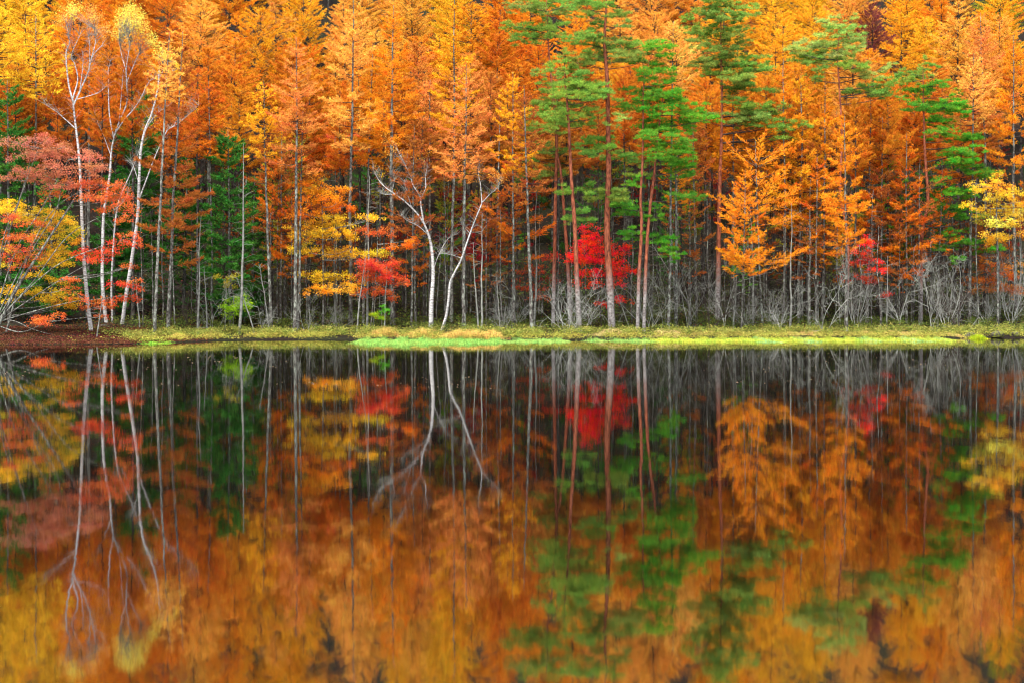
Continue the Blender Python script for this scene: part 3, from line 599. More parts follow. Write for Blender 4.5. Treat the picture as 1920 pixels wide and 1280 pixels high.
# ------------------------------------------------------------------ maples and other broadleaf trees
MAPLES = [
 ('yellow and orange maple in tiers of leaves left of centre', [(606, 619), (606, 520), (605, 430), (603, 335)], .07, 'YO', None, .85,
  [(594, 338, 22, 9, 'O'), (570, 359, 15, 6, 'O'), (586, 354, 35, 8, 'O'), (629, 354, 24, 6, 'O'), (607, 372, 32, 8, 'O'), (642, 386, 24, 7, 'DO'), (613, 387, 26, 8, 'O'), (573, 399, 28, 6, 'O'), (629, 407, 26, 7, 'Y'), (586, 418, 24, 7), (645, 420, 24, 7, 'Y'), (568, 439, 24, 9, 'Y'), (600, 436, 36, 9, 'Y'), (629, 434, 26, 8), (650, 444, 18, 7), (562, 465, 16, 9, 'Y'), (589, 468, 24, 10, 'Y'), (623, 473, 30, 9, 'Y'), (666, 473, 18, 8), (690, 407, 20, 7, 'Y'), (698, 471, 26, 6, 'Y'),
   (586, 513, 26, 7, 'Y'), (621, 516, 32, 9, 'Y'), (597, 542, 24, 9), (634, 537, 30, 10, 'Y'), (663, 532, 20, 9)]),
 ('red orange maple low beside the yellow maple', [(694, 619), (700, 560), (706, 500), (708, 425)], .05, 'RO', None, 1.0,
  [(703, 431, 28, 8, 'RO'), (682, 492, 22, 8, 'R'), (706, 500, 32, 10, 'R'), (719, 487, 20, 10, 'DR'), (719, 513, 30, 9, 'R'), (735, 524, 24, 8, 'R'), (756, 527, 14, 6), (706, 545, 28, 8), (722, 553, 18, 8), (670, 550, 12, 6), (756, 457, 24, 8, 'DO'), (690, 520, 18, 7)]),
 ('scarlet maple glowing in the shade beside the tall red pine', [(1128, 613), (1124, 560), (1120, 500), (1114, 422)], .05, 'SC', None, .62,
  [(1114, 428, 20, 9), (1108, 438, 18, 7), (1114, 447, 27, 8), (1103, 460, 32, 8), (1125, 468, 30, 9), (1157, 462, 24, 7), (1109, 484, 38, 9), (1093, 481, 24, 8), (1130, 489, 32, 9), (1122, 508, 32, 8), (1154, 495, 20, 9), (1159, 508, 27, 8), (1186, 507, 18, 9), (1074, 479, 13, 6), (1157, 527, 18, 8), (1103, 527, 22, 8), (1130, 568, 20, 5), (1165, 561, 22, 8), (1167, 473, 12, 6)]),
 ('dull red maple half hidden left of the twin red pines', [(1016, 606), (1016, 560), (1014, 476)], .04, 'R', None, .4,
  [(984, 511, 18, 8), (1010, 503, 24, 9), (1016, 481, 16, 5), (1048, 479, 24, 7), (984, 535, 24, 7), (1013, 540, 16, 6), (1010, 556, 18, 5, 'RO'), (1030, 525, 18, 7, 'DR'), (1050, 505, 16, 6, 'DR')]),
 ('small scarlet bush in the shade on the right', [(1614, 614), (1614, 540), (1610, 445)], .04, 'SC', None, .6,
  [(1610, 455, 20, 12), (1618, 471, 16, 6), (1642, 489, 14, 7), (1610, 487, 26, 9, 'DR'), (1642, 503, 14, 6), (1658, 508, 11, 6), (1634, 527, 14, 5, 'DR'), (1658, 548, 15, 6, 'DR'), (1600, 520, 20, 7, 'DR')]),
 ('yellow broadleaf tree on the far right under orange larches', [(1872, 612), (1870, 480), (1868, 400), (1872, 335)], .08, 'Y', None, .8,
  [(1833, 351, 20, 12), (1870, 346, 27, 12), (1892, 362, 26, 10), (1825, 383, 20, 10), (1876, 391, 26, 12), (1907, 378, 22, 10, 'YO'), (1902, 415, 24, 10), (1876, 418, 24, 10, 'BY'), (1860, 442, 22, 10), (1907, 436, 18, 8), (1876, 447, 22, 9, 'YO'), (1850, 370, 18, 10), (1845, 410, 18, 9, 'OL'), (1895, 395, 22, 10, 'BY')]),
 ('deep orange maple above the bare shrubs at far right', [(1876, 600), (1876, 560), (1874, 490)], .04, 'DO', None, .6,
  [(1870, 500, 26, 10), (1886, 516, 26, 9), (1849, 524, 32, 8), (1878, 540, 32, 8, 'RU'), (1910, 545, 14, 7), (1840, 540, 20, 7, 'RU'), (1905, 505, 18, 8, 'O')]),
 ('dark red maple deep in the shade behind the leaning birch', [(876, 598), (874, 500), (870, 350)], .06, 'DR', 19, .4,
  [(852, 365, 32, 14), (865, 396, 28, 10), (846, 441, 32, 8), (894, 476, 42, 12), (880, 420, 28, 9), (937, 415, 32, 8, 'RU'), (830, 405, 26, 9), (910, 450, 30, 9), (860, 470, 26, 8), (920, 490, 30, 8), (840, 330, 30, 10, 'RO'), (800, 300, 26, 10, 'DR')]),
 ('orange red maple behind the top of the yellow maple', [(632, 600), (630, 400), (628, 245)], .06, 'DO', 17, .9,
  [(639, 250, 30, 8, 'RO'), (629, 276, 46, 9), (600, 290, 30, 9), (645, 300, 42, 9), (594, 325, 26, 9, 'O'), (660, 275, 26, 8, 'RO'), (575, 300, 22, 8), (620, 315, 30, 8)]),
 ('lime green bush at the shore below the dark evergreen', [(436, 622), (438, 570), (432, 510)], .025, 'LG', None, 1.0,
  [(436, 529, 14, 8, 'OL'), (425, 516, 14, 6, 'OL'), (441, 563, 20, 9), (446, 578, 22, 9), (430, 572, 14, 8), (452, 568, 14, 8), (440, 590, 14, 6)]),
]
for i, (lab, path, r, ck, s, dn, pads) in enumerate(MAPLES):
    nm = 'maple_tree' if 'maple' in lab else ('leafy_bush' if 'bush' in lab else 'broadleaf_tree')
    pad_tree(nm, lab, path, r, pads, 'leaf', 600 + i, M_LARCH if i not in (2, 3) else M_DTWIG, M_LEAF, ck, s, None, dens=dn, sides=6, cat='bush' if 'bush' in lab else 'tree')

# the leaning trees at the left edge
pad_tree('leaning_maple', 'pink and red leaved tree with many stems leaning over the pond at left', [(-15, 618), (30, 545), (90, 450), (140, 370), (160, 320)], .10,
  [(27, 266, 27, 10, 'SA'), (61, 266, 30, 10, 'SA'), (88, 255, 24, 10, 'SA'), (48, 287, 36, 10, 'SA'), (85, 287, 36, 12, 'SA'), (117, 276, 32, 10, 'SA'), (143, 287, 27, 11, 'SA'), (170, 295, 22, 10, 'SA'), (112, 313, 37, 12, 'SA'), (149, 316, 37, 12, 'SA'), (181, 313, 24, 11, 'SA'), (27, 319, 36, 10, 'SA'), (66, 327, 32, 10, 'SA'),
   (159, 341, 32, 12), (186, 346, 32, 12), (127, 346, 27, 10, 'SA'), (170, 365, 32, 10), (228, 346, 13, 10), (207, 370, 27, 9), (234, 365, 18, 8), (226, 386, 27, 9), (239, 407, 18, 9), (197, 391, 22, 8), (88, 341, 20, 10, 'SA'), (93, 362, 27, 8), (21, 407, 27, 8), (66, 418, 27, 9), (16, 441, 22, 10), (48, 444, 24, 8), (40, 463, 22, 7), (58, 479, 27, 10), (16, 481, 24, 9), (40, 495, 22, 7),
   (151, 473, 20, 8, 'R'), (170, 471, 22, 8, 'R'), (197, 468, 22, 9, 'R'), (194, 484, 24, 8, 'R'), (215, 471, 11, 6, 'R'), (234, 457, 24, 8, 'R'), (247, 439, 18, 8), (255, 457, 11, 6), (242, 495, 13, 5), (138, 521, 20, 6), (231, 532, 27, 6, 'R'), (258, 524, 11, 5), (239, 556, 22, 6, 'R'), (133, 542, 15, 7), (151, 556, 18, 7), (173, 569, 24, 7), (202, 566, 15, 5), (77, 598, 30, 6), (106, 590, 15, 8), (186, 593, 13, 5)],
  'leaf', 700, M_LARCH, M_LEAF, 'RO', 7.0, None, dens=.62, sides=6, spread=1.2,
  stems=[[(-15, 612), (20, 560), (60, 470), (105, 400), (118, 340)], [(-12, 610), (50, 545), (110, 500), (180, 470), (228, 452)], [(-12, 608), (60, 530), (130, 440), (215, 395)], [(-15, 608), (0, 500), (20, 430), (50, 340), (75, 270)], [(-15, 600), (5, 450), (35, 370), (60, 280)],
         [(-10, 608), (60, 560), (120, 520), (190, 480)], [(-8, 610), (40, 618), (90, 607), (165, 595)], [(0, 598), (30, 606), (60, 618), (105, 630)], [(-10, 606), (70, 578), (140, 565), (190, 560), (242, 553)], [(-12, 608), (40, 500), (100, 400), (185, 340)], [(-14, 606), (30, 470), (80, 390), (130, 300)]])
pad_tree('yellow_maple', 'yellow leaved maple behind the leaning stems at left', [(10, 612), (40, 520), (60, 450), (70, 380)], .07,
  [(27, 380, 27, 8), (21, 394, 32, 7), (74, 394, 27, 7), (106, 402, 27, 7), (112, 415, 22, 7), (90, 428, 24, 7), (127, 431, 24, 7), (112, 444, 22, 7), (133, 452, 18, 8), (90, 457, 24, 8), (8, 463, 20, 8), (93, 476, 24, 8), (117, 471, 24, 6), (112, 487, 27, 8), (90, 492, 22, 6), (5, 495, 18, 6), (80, 516, 24, 9), (98, 527, 20, 6), (21, 542, 22, 6), (50, 545, 27, 7), (88, 542, 22, 8), (101, 556, 27, 7), (120, 558, 22, 8), (114, 569, 24, 6), (133, 569, 14, 5), (16, 561, 14, 5), (50, 410, 28, 8), (60, 440, 25, 7)],
  'leaf', 701, M_LARCH, M_LEAF, 'Y', 9.0, None, dens=.75, sides=6, spread=.8)

# ------------------------------------------------------------------ birches
def birch(label, paths, radii, crowns, seed, s=None, twig=8):
    """paths: first the trunk, then limbs; crowns: (px, py, rx, ry, colour, leaf count)"""
    g = np.random.default_rng(seed)
    b = base_at(*paths[0][0]) if s is None else base_s(paths[0][0][0], s)
    Y = b[1]; e = empty('birch_tree', b, label, 'tree', 'white birches')
    tips = []
    ends = {}
    for k, (pp, r) in enumerate(zip(paths, radii)):
        tp = np.array([W(x, y, Y) for x, y in pp]) - b
        if k == 0:
            tp[0] = [0, 0, -.3]; dep = np.cumsum(g.normal(0, .08, len(tp))); dep[0] = 0
        else:
            # start on the nearest point already built
            d = np.hypot(ends['p'][:, 0] - tp[0][0], ends['p'][:, 2] - tp[0][2]); j = int(np.argmin(d))
            dep = ends['p'][j, 1] + np.cumsum(np.r_[0, g.normal(0, .35, len(tp) - 1)]); tp[0] = ends['p'][j]
        tp[:, 1] = dep
        sp = smooth_path(tp, 6 + 5 * len(tp)); t = np.linspace(0, 1, len(sp))
        r *= (.85 if k == 0 else .68) * (1.2 if seed < 804 else 1)
        m = MB(); tube(m, sp, r * (1 - .7 * t) if k == 0 else r * (1 - .85 * t) + .004, sides=8 if k == 0 else 6)
        link('trunk' if k == 0 else 'limb', m.mesh('birch_wood', True), M_BIRCH, e)
        ends['p'] = sp if k == 0 else np.vstack([ends['p'], sp])
        tips.append(sp[len(sp) // 3:])
    # fine twigs
    tw = MB(); P = np.vstack(tips)
    for _ in range(twig * len(paths) * 5):
        o = P[g.integers(len(P))]; l = g.uniform(.4, 1.3); a = g.uniform(0, 6.283)
        d = np.array([math.cos(a) * .6, math.sin(a) * .6, g.uniform(.2, .9)])
        tube(tw, smooth_path([o, o + d * l * .5, o + d * l + [0, 0, -.12 * l]], 4), .010, .003, sides=3)
    lf = []
    for (px, py, rx, ry, ck, n) in crowns:
        c = W(px, py, Y) - b; RX, RZ = rx * Y / F, ry * Y / F
        c[1] = P[np.argmin(np.hypot(P[:, 0] - c[0], P[:, 2] - c[2])), 1]
        src = P[np.argsort(np.hypot(P[:, 0] - c[0], P[:, 2] - c[2]))[:12]]
        m = MB()
        k = max(8, n // 14)
        q = g.normal(0, .45, (k, 3)); q = q / np.maximum(1, np.linalg.norm(q, axis=1))[:, None]
        e2 = c + q * [RX, RX * .9, RZ]
        for i in range(k):
            o = src[g.integers(len(src))]
            mid = (o + e2[i]) / 2 + g.normal(0, .1, 3)
            tube(tw, smooth_path([o, mid, e2[i]], 5), .010, .003, sides=3)
        ti = g.integers(0, k, n); o = e2[ti] + g.normal(0, .16, (n, 3))
        leaves(m, o, unit(g.normal(0, 1, (n, 3)) + [0, 0, -.4]), unit(g.normal(0, 1, (n, 3))), g.uniform(.06, .10, n), g.uniform(.045, .075, n))
        lo = link('leaf_cluster', m.mesh('birch_leaves'), M_LEAF, e, C[ck]); lo['kind'] = 'stuff'
    link('twigs', tw.mesh('birch_twigs', True), M_TWIG, e)['kind'] = 'stuff'
    return e
birch('leftmost white birch forking into many upright limbs',
  [[(172, 620), (163, 560), (156, 480), (152, 400), (148, 300), (140, 230), (137, 185)], [(137, 190), (128, 160), (125, 120), (125, 95), (130, 78), (129, 42)], [(137, 188), (145, 150), (140, 120), (135, 105), (148, 58)], [(140, 200), (152, 158), (166, 133), (179, 108), (198, 88)], [(175, 115), (181, 80), (181, 55)], [(146, 170), (155, 120), (153, 95)], [(133, 240), (118, 222), (105, 210), (80, 193)], [(150, 190), (180, 175), (195, 163)], [(170, 128), (172, 90), (170, 70)]],
  [.14, .07, .055, .07, .04, .035, .03, .03, .03],
  [(140, 22, 26, 14, 'BY', 500), (175, 30, 24, 18, 'PO', 420), (128, 40, 16, 16, 'PO', 200), (195, 60, 20, 22, 'PO', 200), (190, 120, 18, 25, 'RU', 90)], 800)
birch('second white birch with bright yellow crown',
  [[(200, 606), (193, 540), (192, 470), (194, 400), (205, 330), (208, 285), (213, 255)], [(212, 258), (205, 220), (203, 180), (198, 150), (196, 130), (202, 110)], [(213, 255), (224, 222), (231, 190), (237, 160), (238, 130), (247, 95), (250, 70)], [(217, 250), (235, 225), (252, 208), (268, 190), (285, 160), (298, 150)], [(238, 132), (226, 105), (220, 72)], [(241, 155), (255, 120), (266, 95)], [(222, 228), (226, 180), (228, 130), (232, 100)], [(207, 290), (190, 250), (180, 230), (172, 205)]],
  [.135, .055, .075, .05, .035, .035, .03, .025],
  [(250, 28, 26, 16, 'BY', 800), (232, 42, 24, 16, 'BY', 600), (268, 48, 22, 18, 'BY', 700), (225, 65, 24, 14, 'BY', 350), (285, 75, 18, 14, 'BY', 400), (255, 75, 30, 18, 'YO', 300), (285, 120, 22, 25, 'YO', 160)], 801)
birch('third white birch leaning right with thin yellow crown',
  [[(228, 608), (238, 550), (247, 490), (258, 410), (262, 340), (265, 285), (273, 245), (285, 215), (297, 170), (300, 132)], [(260, 375), (275, 342), (290, 302), (304, 270), (318, 245), (328, 236), (342, 205)], [(268, 270), (280, 240), (298, 215), (315, 200)], [(297, 172), (312, 155), (325, 135)], [(299, 150), (306, 130), (310, 115)], [(318, 245), (335, 235), (350, 220), (375, 200)], [(259, 345), (250, 310), (243, 300)]],
  [.13, .055, .03, .025, .03, .025, .03],
  [(305, 98, 22, 14, 'BY', 420), (325, 112, 20, 14, 'BY', 420), (335, 130, 16, 12, 'YO', 250), (315, 130, 26, 18, 'YO', 220), (370, 175, 22, 22, 'RU', 130), (350, 200, 22, 16, 'YO', 100), (290, 230, 28, 25, 'YO', 120)], 802)
birch('thin fourth birch stem between the second and third birches',
  [[(211, 606), (209, 540), (213, 460), (219, 400), (226, 370), (244, 330), (256, 300), (265, 275)], [(222, 390), (235, 370), (244, 340)]], [.07, .03], [(262, 262, 20, 16, 'YO', 60)], 803)
birch('white forked birch standing at the grassy edge in the middle',
  [[(808, 619), (809, 569), (812, 516), (809, 468), (803, 441), (793, 415)], [(795, 420), (780, 399), (761, 380), (740, 364), (719, 349), (704, 331), (696, 310)], [(793, 415), (788, 383), (787, 368), (775, 349), (768, 330), (757, 305), (744, 280)], [(788, 372), (797, 352), (796, 330), (800, 305)], [(803, 441), (785, 425), (765, 415), (752, 405)], [(770, 388), (762, 360), (757, 340)], [(812, 505), (822, 480), (838, 450), (858, 438)], [(740, 364), (725, 365), (712, 362)], [(735, 360), (738, 335), (730, 315)]],
  [.20, .09, .085, .04, .035, .03, .03, .02, .02], [(790, 290, 30, 16, 'YO', 120), (740, 270, 30, 20, 'PO', 140), (715, 320, 22, 16, 'YO', 60)], 804)
birch('leaning white birch stem just right of the forked birch',
  [[(825, 620), (836, 596), (841, 564), (844, 532), (852, 513), (865, 487), (876, 455), (886, 426), (897, 399), (905, 378)], [(905, 380), (901, 348), (897, 325), (900, 300)], [(905, 380), (918, 366), (932, 355), (940, 335)], [(865, 487), (845, 478), (825, 476)], [(880, 440), (870, 425), (862, 410)]],
  [.12, .05, .04, .025, .02], [(900, 320, 28, 22, 'YO', 220), (930, 340, 22, 20, 'PO', 140), (880, 300, 25, 20, 'PO', 140)], 805)

# ------------------------------------------------------------------ bare grey shrubs and saplings
def shrub_mesh(h, spread, stems, seed):
    g = np.random.default_rng(seed); m = MB()
    def grow(o, d, l, r, lev):
        n = 5; pts = [o]; dd = d.copy()
        for _ in range(n - 1):
            dd = unit(dd + g.normal(0, .22, 3) + [0, 0, .05]); pts.append(pts[-1] + dd * l / (n - 1))
        tube(m, pts, r, r * .45, sides=5 if lev == 0 else 3)
        if lev < 3:
            for _ in range((5, 5, 4)[lev]):
                k = g.integers(1, n); a = unit(dd + g.normal(0, .75, 3) + [0, 0, .12])
                grow(pts[k], a, l * g.uniform(.4, .65), r * .5, lev + 1)
    for i in range(stems):
        a = g.uniform(0, 6.283); d = unit(np.array([math.cos(a) * spread, math.sin(a) * spread * .7, 1.0]))
        grow(np.array([g.normal(0, .1), g.normal(0, .1), -.15]), d, h * g.uniform(.5, .75), g.uniform(.013, .024), 0)
    return m.mesh('shrub_branches', True)
SH = [shrub_mesh(3.2, .7, 5, 900), shrub_mesh(3.4, .5, 6, 901), shrub_mesh(3.0, .9, 6, 902), shrub_mesh(3.6, .45, 4, 903), shrub_mesh(2.6, 1.0, 7, 904), shrub_mesh(3.5, .3, 3, 905), shrub_mesh(2.4, .8, 9, 906), shrub_mesh(3.8, .8, 3, 907)]
SHRUBS = [
 (575, 626, 2, .75, 'bare grey shrub with arching twigs below the yellow maple'), (630, 618, 4, .6, 'small bare shrub right below the yellow maple'), (520, 612, 0, .7, 'bare brownish shrub right of the dark evergreen trunk feet'),
 (945, 616, 1, .85, 'bare shrub midway between leaning birch and twin pines'), (968, 612, 3, .7, 'upright bare shrub left of the twin red pines'), (1064, 624, 2, 1.0, 'dense pale bare shrub in front of the twin red pines'), (1086, 624, 1, .9, 'bare shrub at the foot of the right twin pine'),
 (1170, 614, 0, .95, 'bare shrub right of the tall red pine foot'), (1215, 616, 2, 1.05, 'bare shrub around the slanting red pines'), (1245, 610, 1, .9, 'bare shrub left of the mossy grey trunk'),
 (1330, 617, 0, 1.1, 'bare lichen shrub at the foot of the broad crowned pine'), (1362, 612, 3, 1.1, 'tall bare shrub just right of the broad crowned pine foot'), (1400, 610, 2, .9, 'bare shrub below the spreading orange larch'), (1455, 610, 4, .9, 'bare shrub right below the spreading orange larch'),
 (1466, 620, 3, .8, 'pale forked shrub at the grass edge right of the spreading larch'), (1541, 626, 1, 1.15, 'dark stemmed bare shrub left of the pale straight trunk on the right'), (1605, 614, 1, 1.0, 'bare shrub just right of the pale straight trunk on the right'),
 (1690, 610, 3, 1.0, 'bare shrub under the small green pine'), (1745, 620, 2, 1.15, 'large pale bare shrub in front of the rightmost pine'), (1775, 616, 1, 1.1, 'bare shrub right of the rightmost pine foot'), (1798, 618, 0, 1.2, 'pale bare shrub left of the mossy rocks'), (1850, 604, 2, 1.0, 'bare shrub behind the mossy rocks'), (1895, 606, 1, 1.0, 'bare shrub at the right edge of the picture'),
 (350, 612, 0, .7, 'bare grey shrub right of the pale trunked larch with flat boughs'), (400, 618, 3, .8, 'thin bare shrub below the dark evergreen'), (490, 622, 3, .6, 'bare thin shrub beside the leaning grey larch trunk'),
 (1110, 610, 3, .8, 'bare shrub between right twin pine and tall red pine'), (1290, 612, 4, 1.0, 'bare shrub right of the mossy grey trunk'),]
for i, (px, py, k, sc, lab) in enumerate(SHRUBS):
    b = base_at(px, py)
    e = empty('bare_shrub', b, lab, 'shrub', 'bare grey shrubs along the shore'); e.rotation_euler = (0, 0, i * 2.1); e.scale = (sc * (.85 + .3 * ((i * 7) % 5) / 5), sc * 1.25, sc * (1.2 + .55 * ((i * 3) % 7) / 7))
    link('branches', SH[k if i % 3 else 5 + i % 9 // 3], M_DTWIG if 'dark' in lab or 'brown' in lab else M_SHRUB, e)

def sapling_mesh(h, r, seed, lean):
    g = np.random.default_rng(seed); t = np.linspace(0, 1, 10)
    wob = np.cumsum(g.normal(0, .03, (10, 2)), 0) * h / 6; wob -= wob[0]
    p = np.column_stack([lean * t + wob[:, 0], wob[:, 1], h * t]); p[0, 2] = -.2
    m = MB(); tube(m, p, r, .012, sides=6)
    tw = MB()
    for _ in range(int(h * 4)):
        u = g.uniform(.15, 1); o = np.array([np.interp(u, t, p[:, k]) for k in range(3)]); a = g.uniform(0, 6.283); l = g.uniform(.3, 1.1)
        d = np.array([math.cos(a), math.sin(a), g.uniform(-.2, .8)])
        tube(tw, smooth_path([o, o + d * l * .5, o + d * l + [0, 0, -.1]], 4), .010, .003, sides=3)
    return m.mesh('sapling_stem', True), tw.mesh('sapling_twigs', True)
SAP = [((371, 626), (377, 400), 'thin pale sapling below the rusty flat boughs'), ((448, 626), (457, 270), 'slender pale pole before the right side of the dark evergreen'), ((477, 626), (446, 520), 'leaning pale pole right of the lime green bush'), ((388, 624), (380, 500), 'short thin sapling left of the lime green bush'), ((421, 620), (423, 540), 'thin sapling touching the lime green bush'),
       ((505, 622), (486, 495), 'thin stick leaning left at the foot of the leaning grey larch'), ((629, 616), (634, 440), 'thin sapling in front of the yellow maple leaves'), ((669, 622), (684, 480), 'pale thin stem leaning right under the red orange maple'), ((688, 618), (695, 330), 'slim grey sapling behind the red orange maple'), ((720, 620), (724, 500), 'thin straight sapling by the pine seedling'), ((700, 612), (706, 530), 'short thin sapling left of the pine seedling'),
       ((898, 622), (888, 455), 'left of two close thin poles right of the leaning birch'), ((902, 622), (903, 400), 'right of two close thin poles right of the leaning birch'), ((937, 618), (928, 520), 'short leaning dead stem left of the midway bare shrub'), ((1001, 612), (1008, 350), 'slender lichen hung sapling left of the twin pines'), ((1180, 616), (1150, 540), 'thin stem leaning left from the slanting pines'), ((1310, 600), (1218, 450), 'long dead stem leaning left across the mossy grey trunk'),
       ((1375, 618), (1380, 470), 'thin pale stem right of the broad crowned pine'), ((1412, 610), (1414, 370), 'slim pale sapling inside the spreading orange larch'), ((1481, 616), (1484, 380), 'slim grey sapling right of the spreading orange larch'), ((1516, 610), (1512, 330), 'grey sapling left of the dark stemmed shrub'), ((1662, 614), (1664, 480), 'thin sapling right of the small scarlet bush'), ((1797, 616), (1802, 510), 'thin pale sapling left of the mossy rocks'), ((1906, 600), (1908, 440), 'thin pale stem at the right edge'), ((262, 616), (255, 520), 'thin twiggy stem right of the third birch'), ((181, 632), (192, 560), 'short crooked pale stem at the water edge by the leftmost birch'), ((1818, 618), (1835, 595), 'short slanting stick beside the mossy rocks')]
for i, (pb, pt, lab) in enumerate(SAP):
    b = base_at(*pb); tp = W(pt[0], pt[1], b[1]); h = tp[2] - b[2]
    a, c = sapling_mesh(h, .03 + .006 * h, 950 + i, tp[0] - b[0])
    e = empty('sapling', b, lab, 'sapling', 'thin saplings and poles along the shore')
    link('stem', a, M_TWIG, e); link('twigs', c, M_TWIG, e)['kind'] = 'stuff'

PM = [sapling_mesh(9, .055, 980 + i, l) for i, l in enumerate((.1, -.25, .4, 0, -.1))]
for k in range(80):
    px = 230 + 1720 * (k + rng.random()) / 80; b = base_s(px, rng.uniform(11, 21)); h = rng.uniform(6, 11)
    lab = f'thin bare grey pole in the shade {zone(px)}'
    e = empty('bare_pole', b, lab, 'bare trunk', lab.replace(' pole', ' poles')); e.rotation_euler = (0, 0, rng.uniform(0, 6.28)); e.scale = (rng.uniform(.7, 1.3),) * 2 + (h / 9,)
    a_, c_ = rng.choice(PM); link('stem', a_, M_LARCH, e); link('twigs', c_, M_LARCH, e)['kind'] = 'stuff'

# ------------------------------------------------------------------ ground cover
g = np.random.default_rng(42)
def shore_pts(n, px0, px1, s0, s1, pw=1.0):
    s = s0 + (s1 - s0) * g.uniform(0, 1, n) ** pw; px = g.uniform(px0, px1, n) + g.normal(0, 45, n)
    Y = 100 + s
    for _ in range(3): Y = shoreY((px - CX) * Y / F) + s
    X = (px - CX) * Y / F
    return np.column_stack([X, Y, ground(X, Y)])
def cover(name, label, cat, pts, per, hmin, hmax, L, Wd, col, spread=.2, up=.3, leaf=True, mat=None):
    m = MB(); n = len(pts) * per; ti = np.repeat(np.arange(len(pts)), per)
    p = pts[ti] + np.column_stack([g.normal(0, spread, n), g.normal(0, spread, n), g.uniform(hmin, hmax, n)])
    d = unit(g.normal(0, 1, (n, 3)) * [1, 1, .5] + [0, 0, up]); nr = unit(g.normal(0, .6, (n, 3)) + [0, -.3, .6])
    (leaves if leaf else blades)(m, p, d, nr, L * g.uniform(.6, 1.2, n), Wd * g.uniform(.7, 1.2, n))
    return tag(link(name, m.mesh(name), mat or M_GRASS, None, col), label, cat, kind='stuff')
def clumped(pts, thr=.0):
    """keep the points that fall into natural clumps; gaps between them stay open"""
    X, Y = pts[:, 0], pts[:, 1]
    f = np.sin(X * 1.9 + 1.3 * np.sin(Y * 1.1)) + np.sin(X * .83 + 2 + Y * .9) + .8 * np.sin(X * 4.1 - Y * 1.7)
    return pts[f > thr - g.uniform(0, .9, len(pts))]
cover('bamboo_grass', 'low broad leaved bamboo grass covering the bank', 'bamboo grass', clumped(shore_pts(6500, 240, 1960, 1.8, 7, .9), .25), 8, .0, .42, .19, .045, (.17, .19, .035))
cover('bamboo_grass', 'green bamboo grass coloured darker for half shade around the trunk feet', 'bamboo grass', clumped(shore_pts(6500, 240, 1960, 6, 15, .9), .2), 8, .0, .5, .19, .045, (.085, .11, .022))  # half shade under the trees is painted into the leaf colour
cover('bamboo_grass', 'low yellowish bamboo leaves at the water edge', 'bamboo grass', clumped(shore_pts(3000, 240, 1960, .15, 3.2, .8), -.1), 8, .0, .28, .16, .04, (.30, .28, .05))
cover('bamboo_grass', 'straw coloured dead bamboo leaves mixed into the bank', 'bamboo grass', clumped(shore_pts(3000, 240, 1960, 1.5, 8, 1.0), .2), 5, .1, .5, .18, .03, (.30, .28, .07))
cover('bamboo_grass', 'bamboo grass coloured dark for the shade under trees behind the bank', 'bamboo grass', shore_pts(5200, 300, 2100, 13, 32), 7, .02, .5, .22, .06, (.07, .10, .02))  # forest shade painted in as a darker leaf colour
cover('leaf_litter', 'rust red fallen leaves covering the left bank', 'leaf litter', shore_pts(4500, -250, 330, .05, 13, 1.2), 6, .0, .05, .10, .08, (.10, .036, .02), up=.12)
cover('leaf_litter', 'brown fallen leaves and needles scattered under the trees', 'leaf litter', shore_pts(5000, -200, 2100, 10, 45), 4, .0, .05, .14, .10, (.13, .055, .022), up=.05)
cover('brush', 'thin brown undergrowth between the trunks', 'undergrowth', shore_pts(1800, -100, 2050, 9, 32), 10, .1, 1.6, .45, .012, (.07, .05, .035), .25, .5, False)

def tuft_patch(name, label, cat, spots, n_per, Lr, col, lean=.45, mat=None, wd=.018):
    """spots: (px, py, half width px, depth m)"""
    m = MB()
    for (px, py, hw, dp) in spots:
        b0 = W(px, py, CZ * F / (py - HY)); Y = b0[1]
        dp = max(dp, float(shoreY(b0[0])) - Y + .7) if name == 'sedge_grass' else dp
        n = int(n_per * hw * dp * (.55 if name == 'sedge_grass' else .85))
        X = b0[0] + np.clip(g.normal(0, .55, n), -1.5, 1.5) * hw * Y / F; Yv = Y + (g.uniform(-.15, 1, n) + .12 * np.sin(X * 5.3) + .08 * np.sin(X * 13)) * dp
        q = np.clip(1 - np.abs(X - b0[0]) / (1.25 * hw * Y / F), .25, 1)
        Z = np.maximum(ground(X, Yv), 0) - .03
        d = unit(np.column_stack([g.normal(0, lean, n), g.normal(-.1, lean, n), np.ones(n)]))
        L = g.uniform(*Lr, n) * q
        # two segment drooping blade
        p = np.column_stack([X, Yv, Z]); mid = p + d * (L * .6)[:, None]
        d2 = unit(d + np.column_stack([d[:, 0] * 2.2, d[:, 1] * 2.2, np.full(n, -.9)]))
        tip = mid + d2 * (L * .5)[:, None]
        sd_ = unit(np.cross(d, g.normal(0, 1, (n, 3)))) * wd / 2
        v = np.stack([p - sd_, p + sd_, mid + sd_ * .8, mid - sd_ * .8, tip], 1).reshape(-1, 3)
        k = np.arange(n)[:, None] * 5
        m.add(v, k + np.array([[0, 1, 2, 3]]), k + np.array([[3, 2, 4]]))
    return tag(link(name, m.mesh(name), mat or M_GRASS, None, col), label, cat, kind='stuff')
tuft_patch('sedge_grass', 'bright green sedge mat at the water edge left of the middle birches', 'grass', [(700, 645, 35, 3), (740, 646, 40, 4), (790, 645, 40, 4), (830, 644, 40, 3), (880, 644, 50, 3), (925, 643, 30, 3), (675, 643, 20, 1.5), (762, 647, 18, 1.5), (858, 645, 22, 1.5)], 13, (.16, .5), (.20, .36, .075), .7)
